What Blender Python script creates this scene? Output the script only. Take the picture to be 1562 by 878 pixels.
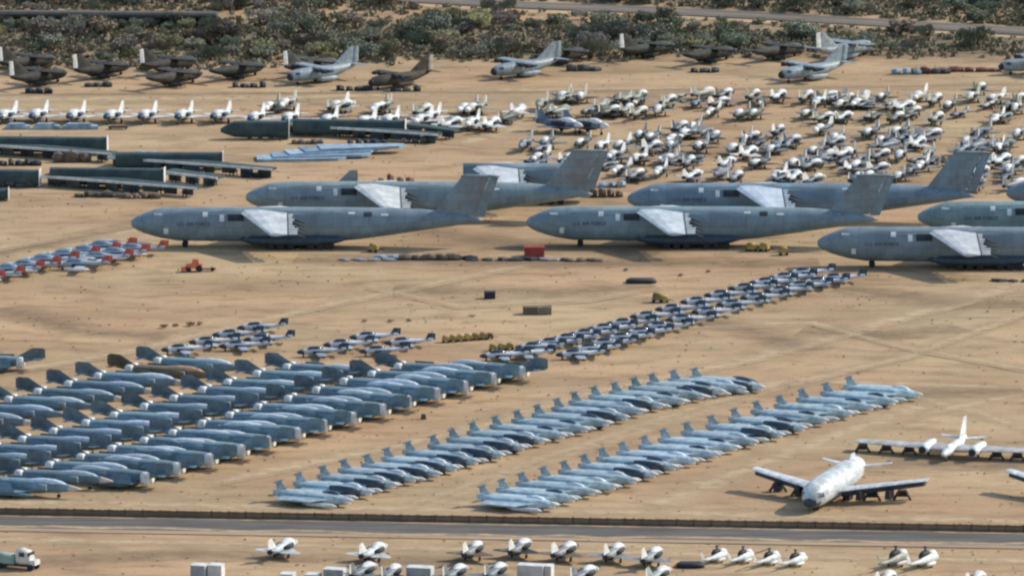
import bpy, math, random
from mathutils import Vector, Matrix
R = math.radians
for o in list(bpy.data.objects): bpy.data.objects.remove(o)
sc = bpy.context.scene
COL = sc.collection
rnd = random.Random(7)

# ------------------------------------------------------------------ camera
DEP, FPX, DIST = R(10.0), 15800.0, 2026.0
CAM = Vector((0, -DIST*math.cos(DEP), DIST*math.sin(DEP)))
cd = bpy.data.cameras.new('camera'); cam = bpy.data.objects.new('camera', cd); COL.objects.link(cam)
cam.location = CAM; cam.rotation_euler = (math.pi/2-DEP, 0, 0)
cd.sensor_width = 36; cd.lens = 36*FPX/1562; cd.clip_start = 10; cd.clip_end = 20000
sc.camera = cam
# ------------------------------------------------------------------ sky + sun
SUN_EL, SUN_AZ = R(36), R(24)         # azimuth measured from +X towards +Y (sun stands right, a little behind)
w = bpy.data.worlds.new('World'); sc.world = w; w.use_nodes = True
nt = w.node_tree; bg = nt.nodes['Background']
sky = nt.nodes.new('ShaderNodeTexSky'); sky.sky_type = 'NISHITA'; sky.sun_disc = False
sky.sun_elevation = SUN_EL; sky.sun_rotation = math.pi/2-SUN_AZ
nt.links.new(sky.outputs[0], bg.inputs[0]); bg.inputs[1].default_value = 0.15
sd = bpy.data.lights.new('sun', 'SUN'); sd.energy = 2.9; sd.angle = R(0.6); sd.color = (1, .93, .82)
so = bpy.data.objects.new('sun', sd); COL.objects.link(so)
sdir = Vector((math.cos(SUN_EL)*math.cos(SUN_AZ), math.cos(SUN_EL)*math.sin(SUN_AZ), math.sin(SUN_EL)))
so.rotation_euler = sdir.to_track_quat('Z', 'Y').to_euler(); so.location = (300, 100, 250)
sc.view_settings.view_transform = 'Standard'; sc.view_settings.look = 'None'
sc.view_settings.exposure = 0.5; sc.view_settings.gamma = 1
sc.cycles.filter_width = 2.4

def at(px, py, h=0.0):
    """pixel of the photograph -> point at height h above the flat ground"""
    d = Vector((0, math.cos(DEP), -math.sin(DEP))) + Vector((1, 0, 0))*((px-781)/FPX) \
        + Vector((0, math.sin(DEP), math.cos(DEP)))*((439-py)/FPX)
    t = (h-CAM.z)/d.z
    return CAM+d*t

# ------------------------------------------------------------------ materials
MATS = {}
def mat(name, col, rough=.55, var=.18, scale=.6, tint=False, metal=0.0, col2=None, bump=0.0, spec=.4, panel=0):
    if name in MATS: return MATS[name]
    m = bpy.data.materials.new(name); m.use_nodes = True; n = m.node_tree.nodes; l = m.node_tree.links
    b = n['Principled BSDF']; b.inputs['Roughness'].default_value = rough; b.inputs['Metallic'].default_value = metal
    b.inputs['Specular IOR Level'].default_value = spec
    tc = n.new('ShaderNodeTexCoord'); oi = n.new('ShaderNodeObjectInfo')
    add = n.new('ShaderNodeVectorMath'); add.operation = 'MULTIPLY_ADD'
    l.new(oi.outputs['Random'], add.inputs[0]); add.inputs[1].default_value = (37, 91, 53); l.new(tc.outputs['Object'], add.inputs[2])
    nz = n.new('ShaderNodeTexNoise'); nz.inputs['Scale'].default_value = scale; nz.inputs['Detail'].default_value = 6
    nz.inputs['Roughness'].default_value = .65
    l.new(add.outputs[0], nz.inputs['Vector'])
    cr = n.new('ShaderNodeValToRGB'); c2 = col2 or tuple(c*(1-var*1.6) for c in col)
    cr.color_ramp.elements[0].position = .32; cr.color_ramp.elements[1].position = .66
    cr.color_ramp.elements[0].color = (*c2, 1); cr.color_ramp.elements[1].color = (*[min(1, c*(1+var*.5)) for c in col], 1)
    l.new(nz.outputs['Fac'], cr.inputs[0]); out = cr.outputs[0]
    if panel:
        sx = n.new('ShaderNodeSeparateXYZ'); l.new(tc.outputs['Object'], sx.inputs[0]); cx = n.new('ShaderNodeCombineXYZ')
        ad = n.new('ShaderNodeMath'); ad.operation = 'ADD'; l.new(sx.outputs['Y'], ad.inputs[0]); l.new(sx.outputs['Z'], ad.inputs[1])
        l.new(sx.outputs['X'], cx.inputs[0]); l.new(ad.outputs[0], cx.inputs[1])
        bk = n.new('ShaderNodeTexBrick'); bk.inputs['Scale'].default_value = 1; bk.inputs['Brick Width'].default_value = panel*1.9; bk.inputs['Row Height'].default_value = panel
        bk.inputs['Mortar Size'].default_value = panel*.03; bk.inputs['Color1'].default_value = (1.14, 1.12, 1.08, 1); bk.inputs['Color2'].default_value = (.86, .88, .9, 1); bk.inputs['Mortar'].default_value = (.62, .62, .62, 1)
        l.new(cx.outputs[0], bk.inputs['Vector'])
        pm = n.new('ShaderNodeMix'); pm.data_type = 'RGBA'; pm.blend_type = 'MULTIPLY'; pm.inputs[0].default_value = .8
        l.new(out, pm.inputs[6]); l.new(bk.outputs['Color'], pm.inputs[7]); out = pm.outputs[2]
    if tint:
        mx = n.new('ShaderNodeMix'); mx.data_type = 'RGBA'; mx.blend_type = 'MULTIPLY'; mx.inputs[0].default_value = 1
        l.new(out, mx.inputs[6]); l.new(oi.outputs['Color'], mx.inputs[7]); out = mx.outputs[2]
    l.new(out, b.inputs['Base Color'])
    if bump:
        bp = n.new('ShaderNodeBump'); bp.inputs['Strength'].default_value = bump; bp.inputs['Distance'].default_value = .1
        l.new(nz.outputs['Fac'], bp.inputs['Height']); l.new(bp.outputs[0], b.inputs['Normal'])
    MATS[name] = m; return m

mat('heavy_grey', (.195, .255, .275), .55, .2, .25, True, panel=1.9)
mat('heavy_dirty', (.19, .24, .26), .65, .25, .3, True, col2=(.165, .165, .15), panel=1.6)
mat('wing_pale', (.55, .58, .57), .65, .16, .4, True, panel=1.3)
mat('wing_worn', (.42, .42, .40), .6, .3, .5, panel=1.2, col2=(.24, .22, .20))
mat('hood_white', (.70, .70, .66), .65, .2, 1.1)
mat('hood_grey', (.55, .62, .65), .55, .2, .8, True)
mat('paint', (.60, .61, .60), .5, .28, .8, True, panel=1.1)
mat('fighter', (.148, .222, .255), .5, .22, .6, True, panel=.8)
mat('fighter_fin', (.115, .155, .175), .5, .3, .5, True, panel=.7)
mat('pale_jet', (.33, .43, .465), .5, .26, .7, True, panel=.7)
mat('trainer_white', (.62, .64, .65), .45, .2, .9, True)
mat('trainer_grey', (.30, .36, .41), .5, .25, .9, True)
mat('orange_paint', (.62, .09, .05), .5, .2, .9)
mat('tan_radome', (.58, .50, .42), .6, .18, .8)
mat('tyre', (.025, .025, .027), .85, .2, 2)
mat('dark', (.03, .033, .038), .7, .3, 1.2)
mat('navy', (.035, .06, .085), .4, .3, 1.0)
mat('steel', (.28, .28, .28), .5, .3, 1.5)
mat('camo', (.095, .09, .075), .8, .35, .45, True, col2=(.03, .027, .022), panel=1.0)
mat('hull_green', (.045, .075, .074), .7, .3, .4, True, panel=1.2)
mat('cut_white', (.66, .66, .62), .7, .2, .8)
mat('bare_edge', (.66, .67, .62), .55, .25, .8)
mat('panel_blue', (.28, .37, .43), .5, .3, .5, True)
mat('rust', (.20, .085, .055), .85, .4, .9)
mat('red_box', (.36, .06, .04), .7, .3, .9)
mat('tractor_orange', (.70, .17, .07), .55, .2, .9)
mat('yellow', (.46, .34, .10), .6, .3, .9, True)
mat('crate_brown', (.16, .12, .085), .85, .3, 1.0)
mat('box_cream', (.62, .60, .54), .7, .15, .8, True)
mat('box_grey', (.36, .38, .38), .7, .2, .8, True)
mat('truck_green', (.30, .40, .33), .6, .2, .8)
mat('glass', (.02, .03, .035), .12, .1, 1, spec=.8)
mat('wood', (.12, .085, .06), .9, .3, 1.2)
mat('slat_brown', (.095, .068, .048), .9, .35, .35, col2=(.05, .038, .03))
mat('concrete', (.22, .195, .17), .85, .2, .5)
mat('bridge_dark', (.10, .085, .075), .9, .3, .4)
mat('sand_light', (.56, .41, .235), .95, .1, .1)
mat('leaf', (.228, .218, .148), .9, .2, .5, True, col2=(.165, .16, .118))
mat('bark', (.10, .075, .055), .9, .3, 2)
mat('grass_dry', (.21, .165, .105), .95, .3, .12, col2=(.12, .115, .075))

# ------------------------------------------------------------------ mesh kit
class MB:
    def __init__(s): s.v, s.f, s.sm = [], [], []
    def face(s, idx, smooth=False): s.f.append(idx); s.sm.append(smooth)
    def loft(s, secs, n=14, smooth=True, cap=True):
        """secs: (x, yc, zc, ry, rz, exponent)"""
        rings = []
        for (x, yc, zc, ry, rz, e) in secs:
            r = []
            for k in range(n):
                a = 2*math.pi*(k+.5)/n; c, q = math.cos(a), math.sin(a)
                p = 2/e
                r.append(len(s.v)); s.v.append((x, yc+ry*math.copysign(abs(c)**p, c), zc+rz*math.copysign(abs(q)**p, q)))
            rings.append(r)
        for a, b in zip(rings[:-1], rings[1:]):
            for k in range(n): s.face((a[k], a[(k+1) % n], b[(k+1) % n], b[k]), smooth)
        if cap: s.face(tuple(rings[0][::-1])); s.face(tuple(rings[-1]))
        return s
    def wing(s, le0, c0, le1, c1, t0, t1, vertical=False, te_jag=None):
        """tapered aerofoil slab between two chords; leading edge points, chord runs to -X"""
        prof = [(0, 0), (.12, .38), (.4, .5), (1, .06), (1, -.06), (.4, -.5), (.12, -.38)]
        if isinstance(vertical, Vector): nrm = vertical
        else: nrm = Vector((0, 1, 0)) if vertical else Vector((0, 0, 1))
        a, b = [], []
        for (lst, le, c, t) in ((a, le0, c0, t0), (b, le1, c1, t1)):
            for (u, q) in prof:
                p = Vector(le)+Vector((-u*c, 0, 0))+nrm*(q*t); lst.append(len(s.v)); s.v.append(tuple(p))
        n = len(prof)
        for k in range(n): s.face((a[k], a[(k+1) % n], b[(k+1) % n], b[k]))
        s.face(tuple(a[::-1])); s.face(tuple(b)); return s
    def box(s, x0, x1, y0, y1, z0, z1, taper=0):
        i = len(s.v)
        for z, k in ((z0, 0), (z1, taper)):
            s.v += [(x0+k, y0+k, z), (x1-k, y0+k, z), (x1-k, y1-k, z), (x0+k, y1-k, z)]
        for q in ((3, 2, 1, 0), (4, 5, 6, 7), (0, 1, 5, 4), (1, 2, 6, 5), (2, 3, 7, 6), (3, 0, 4, 7)): s.face(tuple(i+j for j in q))
        return s
    def tube(s, p, q, r0, r1=None, n=8, smooth=True):
        p, q = Vector(p), Vector(q); r1 = r0 if r1 is None else r1
        d = (q-p).normalized(); u = d.orthogonal().normalized(); v = d.cross(u)
        a, b = [], []
        for k in range(n):
            t = 2*math.pi*k/n; e = u*math.cos(t)+v*math.sin(t)
            a.append(len(s.v)); s.v.append(tuple(p+e*r0)); b.append(len(s.v)); s.v.append(tuple(q+e*r1))
        for k in range(n): s.face((a[k], a[(k+1) % n], b[(k+1) % n], b[k]), smooth)
        s.face(tuple(a[::-1])); s.face(tuple(b)); return s
    def wheel(s, x, y, r, wd): return s.tube((x, y-wd/2, r), (x, y+wd/2, r), r, n=12)
    def quad(s, *p):
        i = len(s.v); s.v += [tuple(q) for q in p]; s.face(tuple(range(i, i+len(p)))); return s
    def poly(s, pts, z0, z1):
        """vertical prism over a ground polygon"""
        i = len(s.v); n = len(pts)
        s.v += [(p[0], p[1], z0) for p in pts]+[(p[0], p[1], z1) for p in pts]
        s.face(tuple(range(i, i+n))[::-1]); s.face(tuple(range(i+n, i+2*n)))
        for k in range(n): s.face((i+k, i+(k+1) % n, i+n+(k+1) % n, i+n+k))
        return s
    def mesh(s, name, m):
        me = bpy.data.meshes.new(name); me.from_pydata(s.v, [], s.f); me.polygons.foreach_set('use_smooth', s.sm)
        me.materials.append(MATS[m]); me.update(); return me

class Part:
    def __init__(s, name, mb, m, kids=(), label=None, kind=None):
        s.name, s.mesh, s.kids, s.label, s.kind = name, mb.mesh(name, m), list(kids), label, kind
def tag(o, label=None, cat=None, group=None, kind=None):
    if label: o['label'] = label
    if cat: o['category'] = cat
    if group: o['group'] = group
    if kind: o['kind'] = kind
    return o
def link(name, data, parent=None):
    o = bpy.data.objects.new(name, data); COL.objects.link(o)
    if parent: o.parent = parent
    return o
def place(parts, name, label, cat, loc, rz=0, group=None, tint=(1, 1, 1), scale=1.0, mats=None, skip=()):
    root = link(name, None); root.empty_display_size = 1
    root.location = (loc[0], loc[1], loc[2] if len(loc) > 2 else 0); root.rotation_euler.z = rz
    root.scale = (scale,)*3 if not isinstance(scale, tuple) else scale
    tag(root, label, cat, group)
    def put(p, par):
        if p.name in skip: return
        o = link(p.name, p.mesh, par); o.color = (*tint, 1)
        if p.label: o['label'] = p.label
        if p.kind: o['kind'] = p.kind
        if mats and p.name in mats:
            o.material_slots[0].link = 'OBJECT'; o.material_slots[0].material = MATS[mats[p.name]]
        for k in p.kids: put(k, o)
    for p in parts: put(p, root)
    return root
def single(name, mb, m, label, cat, loc=(0, 0, 0), rz=0, group=None, tint=(1, 1, 1)):
    o = link(name, mb.mesh(name, m)); o.location = (loc[0], loc[1], 0); o.rotation_euler.z = rz; o.color = (*tint, 1)
    return tag(o, label, cat, group)
def struct(name, mb, m): return tag(link(name, mb.mesh(name, m)), kind='structure')
ORD = ['first', 'second', 'third', 'fourth', 'fifth', 'sixth', 'seventh', 'eighth', 'ninth', 'tenth', 'eleventh', 'twelfth', 'thirteenth',
       'fourteenth', 'fifteenth', 'sixteenth', 'seventeenth', 'eighteenth', 'nineteenth', 'twentieth', 'twenty-first', 'twenty-second']
def jit(a): return rnd.uniform(-a, a)
def tone(c, v=.12):
    k = 1+jit(v); return (c[0]*k*(1+jit(.03)), c[1]*k, c[2]*k*(1+jit(.04)))

# ------------------------------------------------------------------ ground, roads, tracks
def ground_material():
    m = bpy.data.materials.new('desert_ground'); m.use_nodes = True; n = m.node_tree.nodes; l = m.node_tree.links
    b = n['Principled BSDF']; b.inputs['Roughness'].default_value = .95; b.inputs['Specular IOR Level'].default_value = .1
    tc = n.new('ShaderNodeTexCoord')
    def noise(scale, detail=6, off=0, sx=1.0):
        mp = n.new('ShaderNodeMapping'); mp.inputs['Location'].default_value = (off, off*.7, 0); mp.inputs['Scale'].default_value = (sx, 1, 1)
        mp.inputs['Rotation'].default_value = (0, 0, R(-14) if sx != 1 else 0)
        nz = n.new('ShaderNodeTexNoise'); nz.inputs['Scale'].default_value = scale; nz.inputs['Detail'].default_value = detail
        nz.inputs['Roughness'].default_value = .62
        l.new(tc.outputs['Object'], mp.inputs[0]); l.new(mp.outputs[0], nz.inputs['Vector']); return nz.outputs['Fac']
    def ramp(f, p0, c0, p1, c1):
        r = n.new('ShaderNodeValToRGB'); e = r.color_ramp.elements
        e[0].position, e[1].position = p0, p1; e[0].color, e[1].color = (*c0, 1), (*c1, 1); l.new(f, r.inputs[0]); return r.outputs[0]
    def mix(f, a, c, blend='MIX'):
        x = n.new('ShaderNodeMix'); x.data_type = 'RGBA'; x.blend_type = blend
        if isinstance(f, float): x.inputs[0].default_value = f
        else: l.new(f, x.inputs[0])
        l.new(a, x.inputs[6])
        if isinstance(c, tuple): x.inputs[7].default_value = (*c, 1)
        else: l.new(c, x.inputs[7])
        return x.outputs[2]
    base = ramp(noise(.016, 6), .36, (.455, .293, .17), .64, (.46, .342, .198))
    streak = ramp(noise(.045, 9, 40, .3), .34, (.74, .735, .72), .60, (1.06, 1.055, 1.04))
    c = mix(1.0, base, streak, 'MULTIPLY')
    spots = ramp(noise(.2, 8, 90, .45), .32, (.58, .58, .56), .52, (1, 1, 1))
    c = mix(.85, c, spots, 'MULTIPLY')
    weed = ramp(noise(.03, 7, 200), .56, (0, 0, 0), .70, (1, 1, 1))
    wf = n.new('ShaderNodeMath'); wf.operation = 'MULTIPLY'; wf.inputs[1].default_value = .4; l.new(weed, wf.inputs[0])
    c = mix(wf.outputs[0], c, (.27, .228, .128))
    fine = ramp(noise(1.3, 4, 10), .3, (.86, .85, .84), .7, (1.08, 1.08, 1.08))
    c = mix(1.0, c, fine, 'MULTIPLY')
    l.new(c, b.inputs['Base Color']); MATS['desert_ground'] = m
    # dirt track: the same soil worn paler, edges fading out irregularly
    m2 = m.copy(); m2.name = 'track_dirt'; MATS['track_dirt'] = m2
    return m
ground_material()
def road_material(name, c0, c1, sc_=.25):
    m = bpy.data.materials.new(name); m.use_nodes = True; n = m.node_tree.nodes; l = m.node_tree.links
    b = n['Principled BSDF']; b.inputs['Roughness'].default_value = .9; b.inputs['Specular IOR Level'].default_value = .2
    tc = n.new('ShaderNodeTexCoord'); mp = n.new('ShaderNodeMapping'); mp.inputs['Scale'].default_value = (.12, 1, 1); mp.inputs['Rotation'].default_value = (0, 0, R(5.5))
    nz = n.new('ShaderNodeTexNoise'); nz.inputs['Scale'].default_value = sc_; nz.inputs['Detail'].default_value = 7
    cr = n.new('ShaderNodeValToRGB'); cr.color_ramp.elements[0].position = .35; cr.color_ramp.elements[1].position = .65
    cr.color_ramp.elements[0].color = (*c0, 1); cr.color_ramp.elements[1].color = (*c1, 1)
    l.new(tc.outputs['Object'], mp.inputs[0]); l.new(mp.outputs[0], nz.inputs['Vector']); l.new(nz.outputs['Fac'], cr.inputs[0]); l.new(cr.outputs[0], b.inputs['Base Color'])
    MATS[name] = m
road_material('asphalt', (.085, .078, .068), (.14, .126, .112), .6)
road_material('old_asphalt', (.12, .105, .088), (.18, .152, .126))
road_material('verge', (.30, .21, .14), (.42, .30, .19))
road_material('paint_line', (.14, .13, .12), (.2, .19, .17))
def soft(name, src, a):
    """sheet whose edges break up: noise-dithered transparency over the sheet's UV width"""
    m = MATS[src].copy(); m.name = name; n = m.node_tree.nodes; l = m.node_tree.links
    b = n['Principled BSDF']; out = n['Material Output']
    uv = n.new('ShaderNodeUVMap'); sp = n.new('ShaderNodeSeparateXYZ'); l.new(uv.outputs[0], sp.inputs[0])
    def math_(op, x, y):
        k = n.new('ShaderNodeMath'); k.operation = op
        for i, q in enumerate((x, y)):
            if isinstance(q, (int, float)): k.inputs[i].default_value = q
            else: l.new(q, k.inputs[i])
        return k.outputs[0]
    d = math_('MULTIPLY', math_('ABSOLUTE', math_('SUBTRACT', sp.outputs['Y'], .5), 0), 2.0)
    tc = n.new('ShaderNodeTexCoord'); nz = n.new('ShaderNodeTexNoise'); nz.inputs['Scale'].default_value = .3; nz.inputs['Detail'].default_value = 7
    l.new(tc.outputs['Object'], nz.inputs['Vector'])
    f = math_('MULTIPLY', math_('SUBTRACT', 1.0, d), 1.5); f = math_('MULTIPLY', f, math_('ADD', math_('MULTIPLY', math_('SUBTRACT', nz.outputs['Fac'], .5), 1.6), .6))
    k = n.new('ShaderNodeClamp'); l.new(f, k.inputs[0]); f = math_('MULTIPLY', k.outputs[0], a)
    tr = n.new('ShaderNodeBsdfTransparent'); mx = n.new('ShaderNodeMixShader')
    l.new(f, mx.inputs[0]); l.new(tr.outputs[0], mx.inputs[1]); l.new(b.outputs[0], mx.inputs[2]); l.new(mx.outputs[0], out.inputs[0])
    MATS[name] = m
soft('track_soft', 'sand_light', .8)
mat('soil_dark', (.24, .17, .105), .95, .2, .1); soft('soil_soft', 'soil_dark', .42)
soft('grass_soft', 'grass_dry', .8)
g = MB(); g.quad((-4000, -2600, 0), (4000, -2600, 0), (4000, 5000, 0), (-4000, 5000, 0)); struct('ground', g, 'desert_ground')
LAYER = [0.004]
def strip(name, pts, width, m):
    """sheet following ground pixels; width in metres across, real flat strip"""
    P = [at(*p) for p in pts]; z = LAYER[0]; LAYER[0] += .004
    me = bpy.data.meshes.new(name); v, f, uvs = [], [], []
    for i, p in enumerate(P):
        a = P[max(0, i-1)]; b = P[min(len(P)-1, i+1)]; d = (b-a); d.z = 0; d.normalize(); nn = Vector((-d.y, d.x, 0))
        wd = width[i] if isinstance(width, (list, tuple)) else width
        v += [tuple((p+nn*wd/2)[:2])+(z,), tuple((p-nn*wd/2)[:2])+(z,)]
    for i in range(len(P)-1): f.append((2*i, 2*i+1, 2*i+3, 2*i+2))
    me.from_pydata(v, [], f); uv = me.uv_layers.new(name='UVMap')
    for pl in me.polygons:
        for li in pl.loop_indices:
            k = me.loops[li].vertex_index; uv.data[li].uv = (k//2, k % 2)
    me.materials.append(MATS[m]); o = link(name, me); tag(o, kind='structure'); return o
# scrub soil (greener litter) under the far brush
strip('scrub_ground', [(-500, 40), (300, 55), (800, 62), (1200, 62), (2100, 75)], 66, 'grass_soft')
strip('scrub_ground', [(500, -60), (1000, -25), (1300, -8), (2100, 12)], 70, 'grass_soft')
strip('scrub_ground', [(-500, -30), (100, -10), (420, -16)], 50, 'grass_soft')
# pale tracks and darker worn soil
for pts, wd in (([(1010, 500), (1240, 492), (1380, 530), (1562, 562), (1800, 600)], 9), ([(1230, 580), (1380, 545), (1562, 478), (1800, 400)], 8),
                ([(1120, 585), (1300, 582), (1562, 592), (1800, 600)], 9), ([(1360, 595), (1470, 622), (1562, 652), (1700, 700)], 8), ([(1330, 650), (1450, 622), (1562, 600), (1800, 570)], 8),
                ([(-200, 410), (0, 378), (200, 352), (330, 330)], 12), ([(-100, 585), (180, 540), (330, 505), (480, 470), (800, 405)], 12),
                ([(330, 735), (560, 690), (760, 645), (900, 600), (1150, 548), (1562, 432)], 15), ([(640, 770), (860, 690), (1050, 630), (1220, 575)], 13),
                ([(1000, 770), (1200, 690), (1400, 620)], 16), ([(-200, 762), (400, 772), (1000, 782), (1800, 800)], 12),
                ([(-200, 152), (400, 150), (800, 138), (1200, 134), (1800, 128)], 14), ([(700, 222), (780, 200), (830, 150)], 16),
                ([(-200, 818), (500, 832), (1100, 846), (1800, 860)], 10)):
    strip('dirt_track', pts, wd, 'track_soft')
for pts, wd in (([(-200, 400), (0, 388), (190, 345), (300, 322)], 9), ([(450, 395), (700, 400), (900, 402), (1250, 400)], 16), ([(650, 352), (760, 372), (1010, 384)], 18),
                ([(-200, 146), (800, 141), (1800, 126)], 5), ([(-200, 186), (420, 180), (780, 172)], 6), ([(1220, 505), (1350, 512), (1470, 500)], 14), ([(1390, 600), (1562, 596)], 14),
                ([(1280, 440), (1450, 462), (1600, 468)], 18), ([(600, 440), (850, 446), (1000, 436)], 12), ([(1020, 480), (1130, 500), (1240, 535)], 14), ([(0, 470), (130, 505), (260, 512)], 16),
                ([(0, 860), (300, 845), (700, 858)], 14), ([(1350, 705), (1562, 712), (1700, 720)], 14)):
    strip('worn_soil', pts, wd, 'soil_soft')
# road south of the rows, its sandy verges, edge lines
RL = lambda x, k: 785+27*x/1562+k
strip('verge', [(x, RL(x, 9)) for x in (-400, 0, 781, 1562, 1960)], 18.5, 'verge')
strip('road', [(x, RL(x, 9.5)) for x in (-400, 0, 781, 1562, 1960)], 12.5, 'asphalt')
strip('sand_drift', [(x, RL(x, 18.5)+jit(2.2)) for x in range(-400, 1961, 60)], 3.4, 'track_soft')
strip('sand_drift', [(x, RL(x, 1.5)+jit(.8)) for x in range(-400, 1961, 60)], 2.6, 'track_soft')
strip('road_edge_line', [(x, RL(x, 10.0)) for x in (-400, 0, 781, 1562, 1960)], .22, 'paint_line')
# wheel ruts
for base in ([(340, 738), (560, 694), (760, 648), (900, 604), (1150, 552), (1562, 440)], [(640, 768), (860, 690), (1050, 628), (1220, 578)], [(1010, 505), (1240, 495), (1380, 532), (1562, 566), (1800, 610)], [(1230, 583), (1380, 548), (1562, 482), (1800, 402)],
             [(-100, 588), (180, 543), (330, 508), (480, 473), (800, 408)], [(-200, 402), (0, 382), (200, 346), (330, 326)], [(560, 440), (700, 470), (900, 460), (1010, 440)]):
    for dy in (-1.6, 1.6): strip('wheel_rut', [(x, y+dy) for x, y in base], 1.6, 'track_soft')
# highway crossing the scrub
HW = [(520, -14), (640, 0), (780, 8), (980, 16), (1180, 26), (1380, 38), (1562, 49), (1900, 72)]
strip('highway', HW, 10, 'old_asphalt')
strip('highway_verge', [(x, y+10) for x, y in HW], 7, 'track_soft')
strip('highway_median', [(x, y) for x, y in HW], 1.6, 'grass_dry')

# ------------------------------------------------------------------ aircraft kit (local: +X nose, +Y left, Z up, wheels on z = 0)
def gear(x, y, r, top, m='steel', wd=.25, twin=0):
    leg = MB().tube((x, y, r), (x, y, top), .09+r*.12, n=6)
    return Part('landing_gear', leg, m, [Part('wheel', MB().wheel(x, y+dy, r, wd), 'tyre') for dy in ((-twin, twin) if twin else (0,))])
def side_y(secs, x, z):
    for a, b in zip(secs[:-1], secs[1:]):
        if b[0] <= x <= a[0]:
            t = (a[0]-x)/(a[0]-b[0]+1e-9); zc, ry, rz, e = [a[i]+(b[i]-a[i])*t for i in (2, 3, 4, 5)]
            q = min(.99, abs((z-zc)/rz)); return ry*(1-q**e)**(1/e)
    return 0
def patch(mb, secs, x0, x1, z0, z1, side, off=.05, nx=2, nz=3):
    for i in range(nx):
        for j in range(nz):
            xs = [x0+(x1-x0)*(i+k)/nx for k in (0, 1)]; zs = [z0+(z1-z0)*(j+k)/nz for k in (0, 1)]
            mb.quad(*[(x, side*(side_y(secs, x, z)+off), z) for x, z in ((xs[0], zs[0]), (xs[1], zs[0]), (xs[1], zs[1]), (xs[0], zs[1]))])
def text_mesh(body, size, m):
    cu = bpy.data.curves.new('txt', 'FONT'); cu.body = body; cu.size = size; cu.align_x = 'CENTER'
    o = bpy.data.objects.new('txt', cu); COL.objects.link(o); dg = bpy.context.evaluated_depsgraph_get()
    me = bpy.data.meshes.new_from_object(o.evaluated_get(dg)); bpy.data.objects.remove(o); me.materials.clear(); me.materials.append(MATS[m]); return me

# ---- heavy four-engine-class transport, wings cut to stubs, no tailplane
HS = [(35-s, 0, (t+b)/2, ry, (t-b)/2, e) for s, t, b, ry, e in
      ((0, 5.15, 4.3, .5, 2), (.3, 5.5, 3.95, 1.1, 2), (1.1, 6.05, 3.4, 1.8, 2), (2.6, 6.75, 2.75, 2.4, 2.1), (4.6, 7.5, 2.15, 2.85, 2.2), (6.0, 7.82, 1.8, 3.05, 2.3), (9.5, 7.9, 1.25, 3.3, 2.4),
       (20, 7.9, 1.15, 3.35, 2.5), (32, 7.9, 1.15, 3.35, 2.5), (42, 7.88, 1.2, 3.3, 2.4), (46, 7.85, 1.55, 3.15, 2.3), (52, 7.78, 2.35, 2.7, 2.2), (58, 7.6, 3.2, 2.15, 2.1), (64, 6.95, 4.05, 1.4, 2), (68, 6.2, 4.75, .8, 2), (70.4, 5.5, 5.1, .25, 2))]
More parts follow.
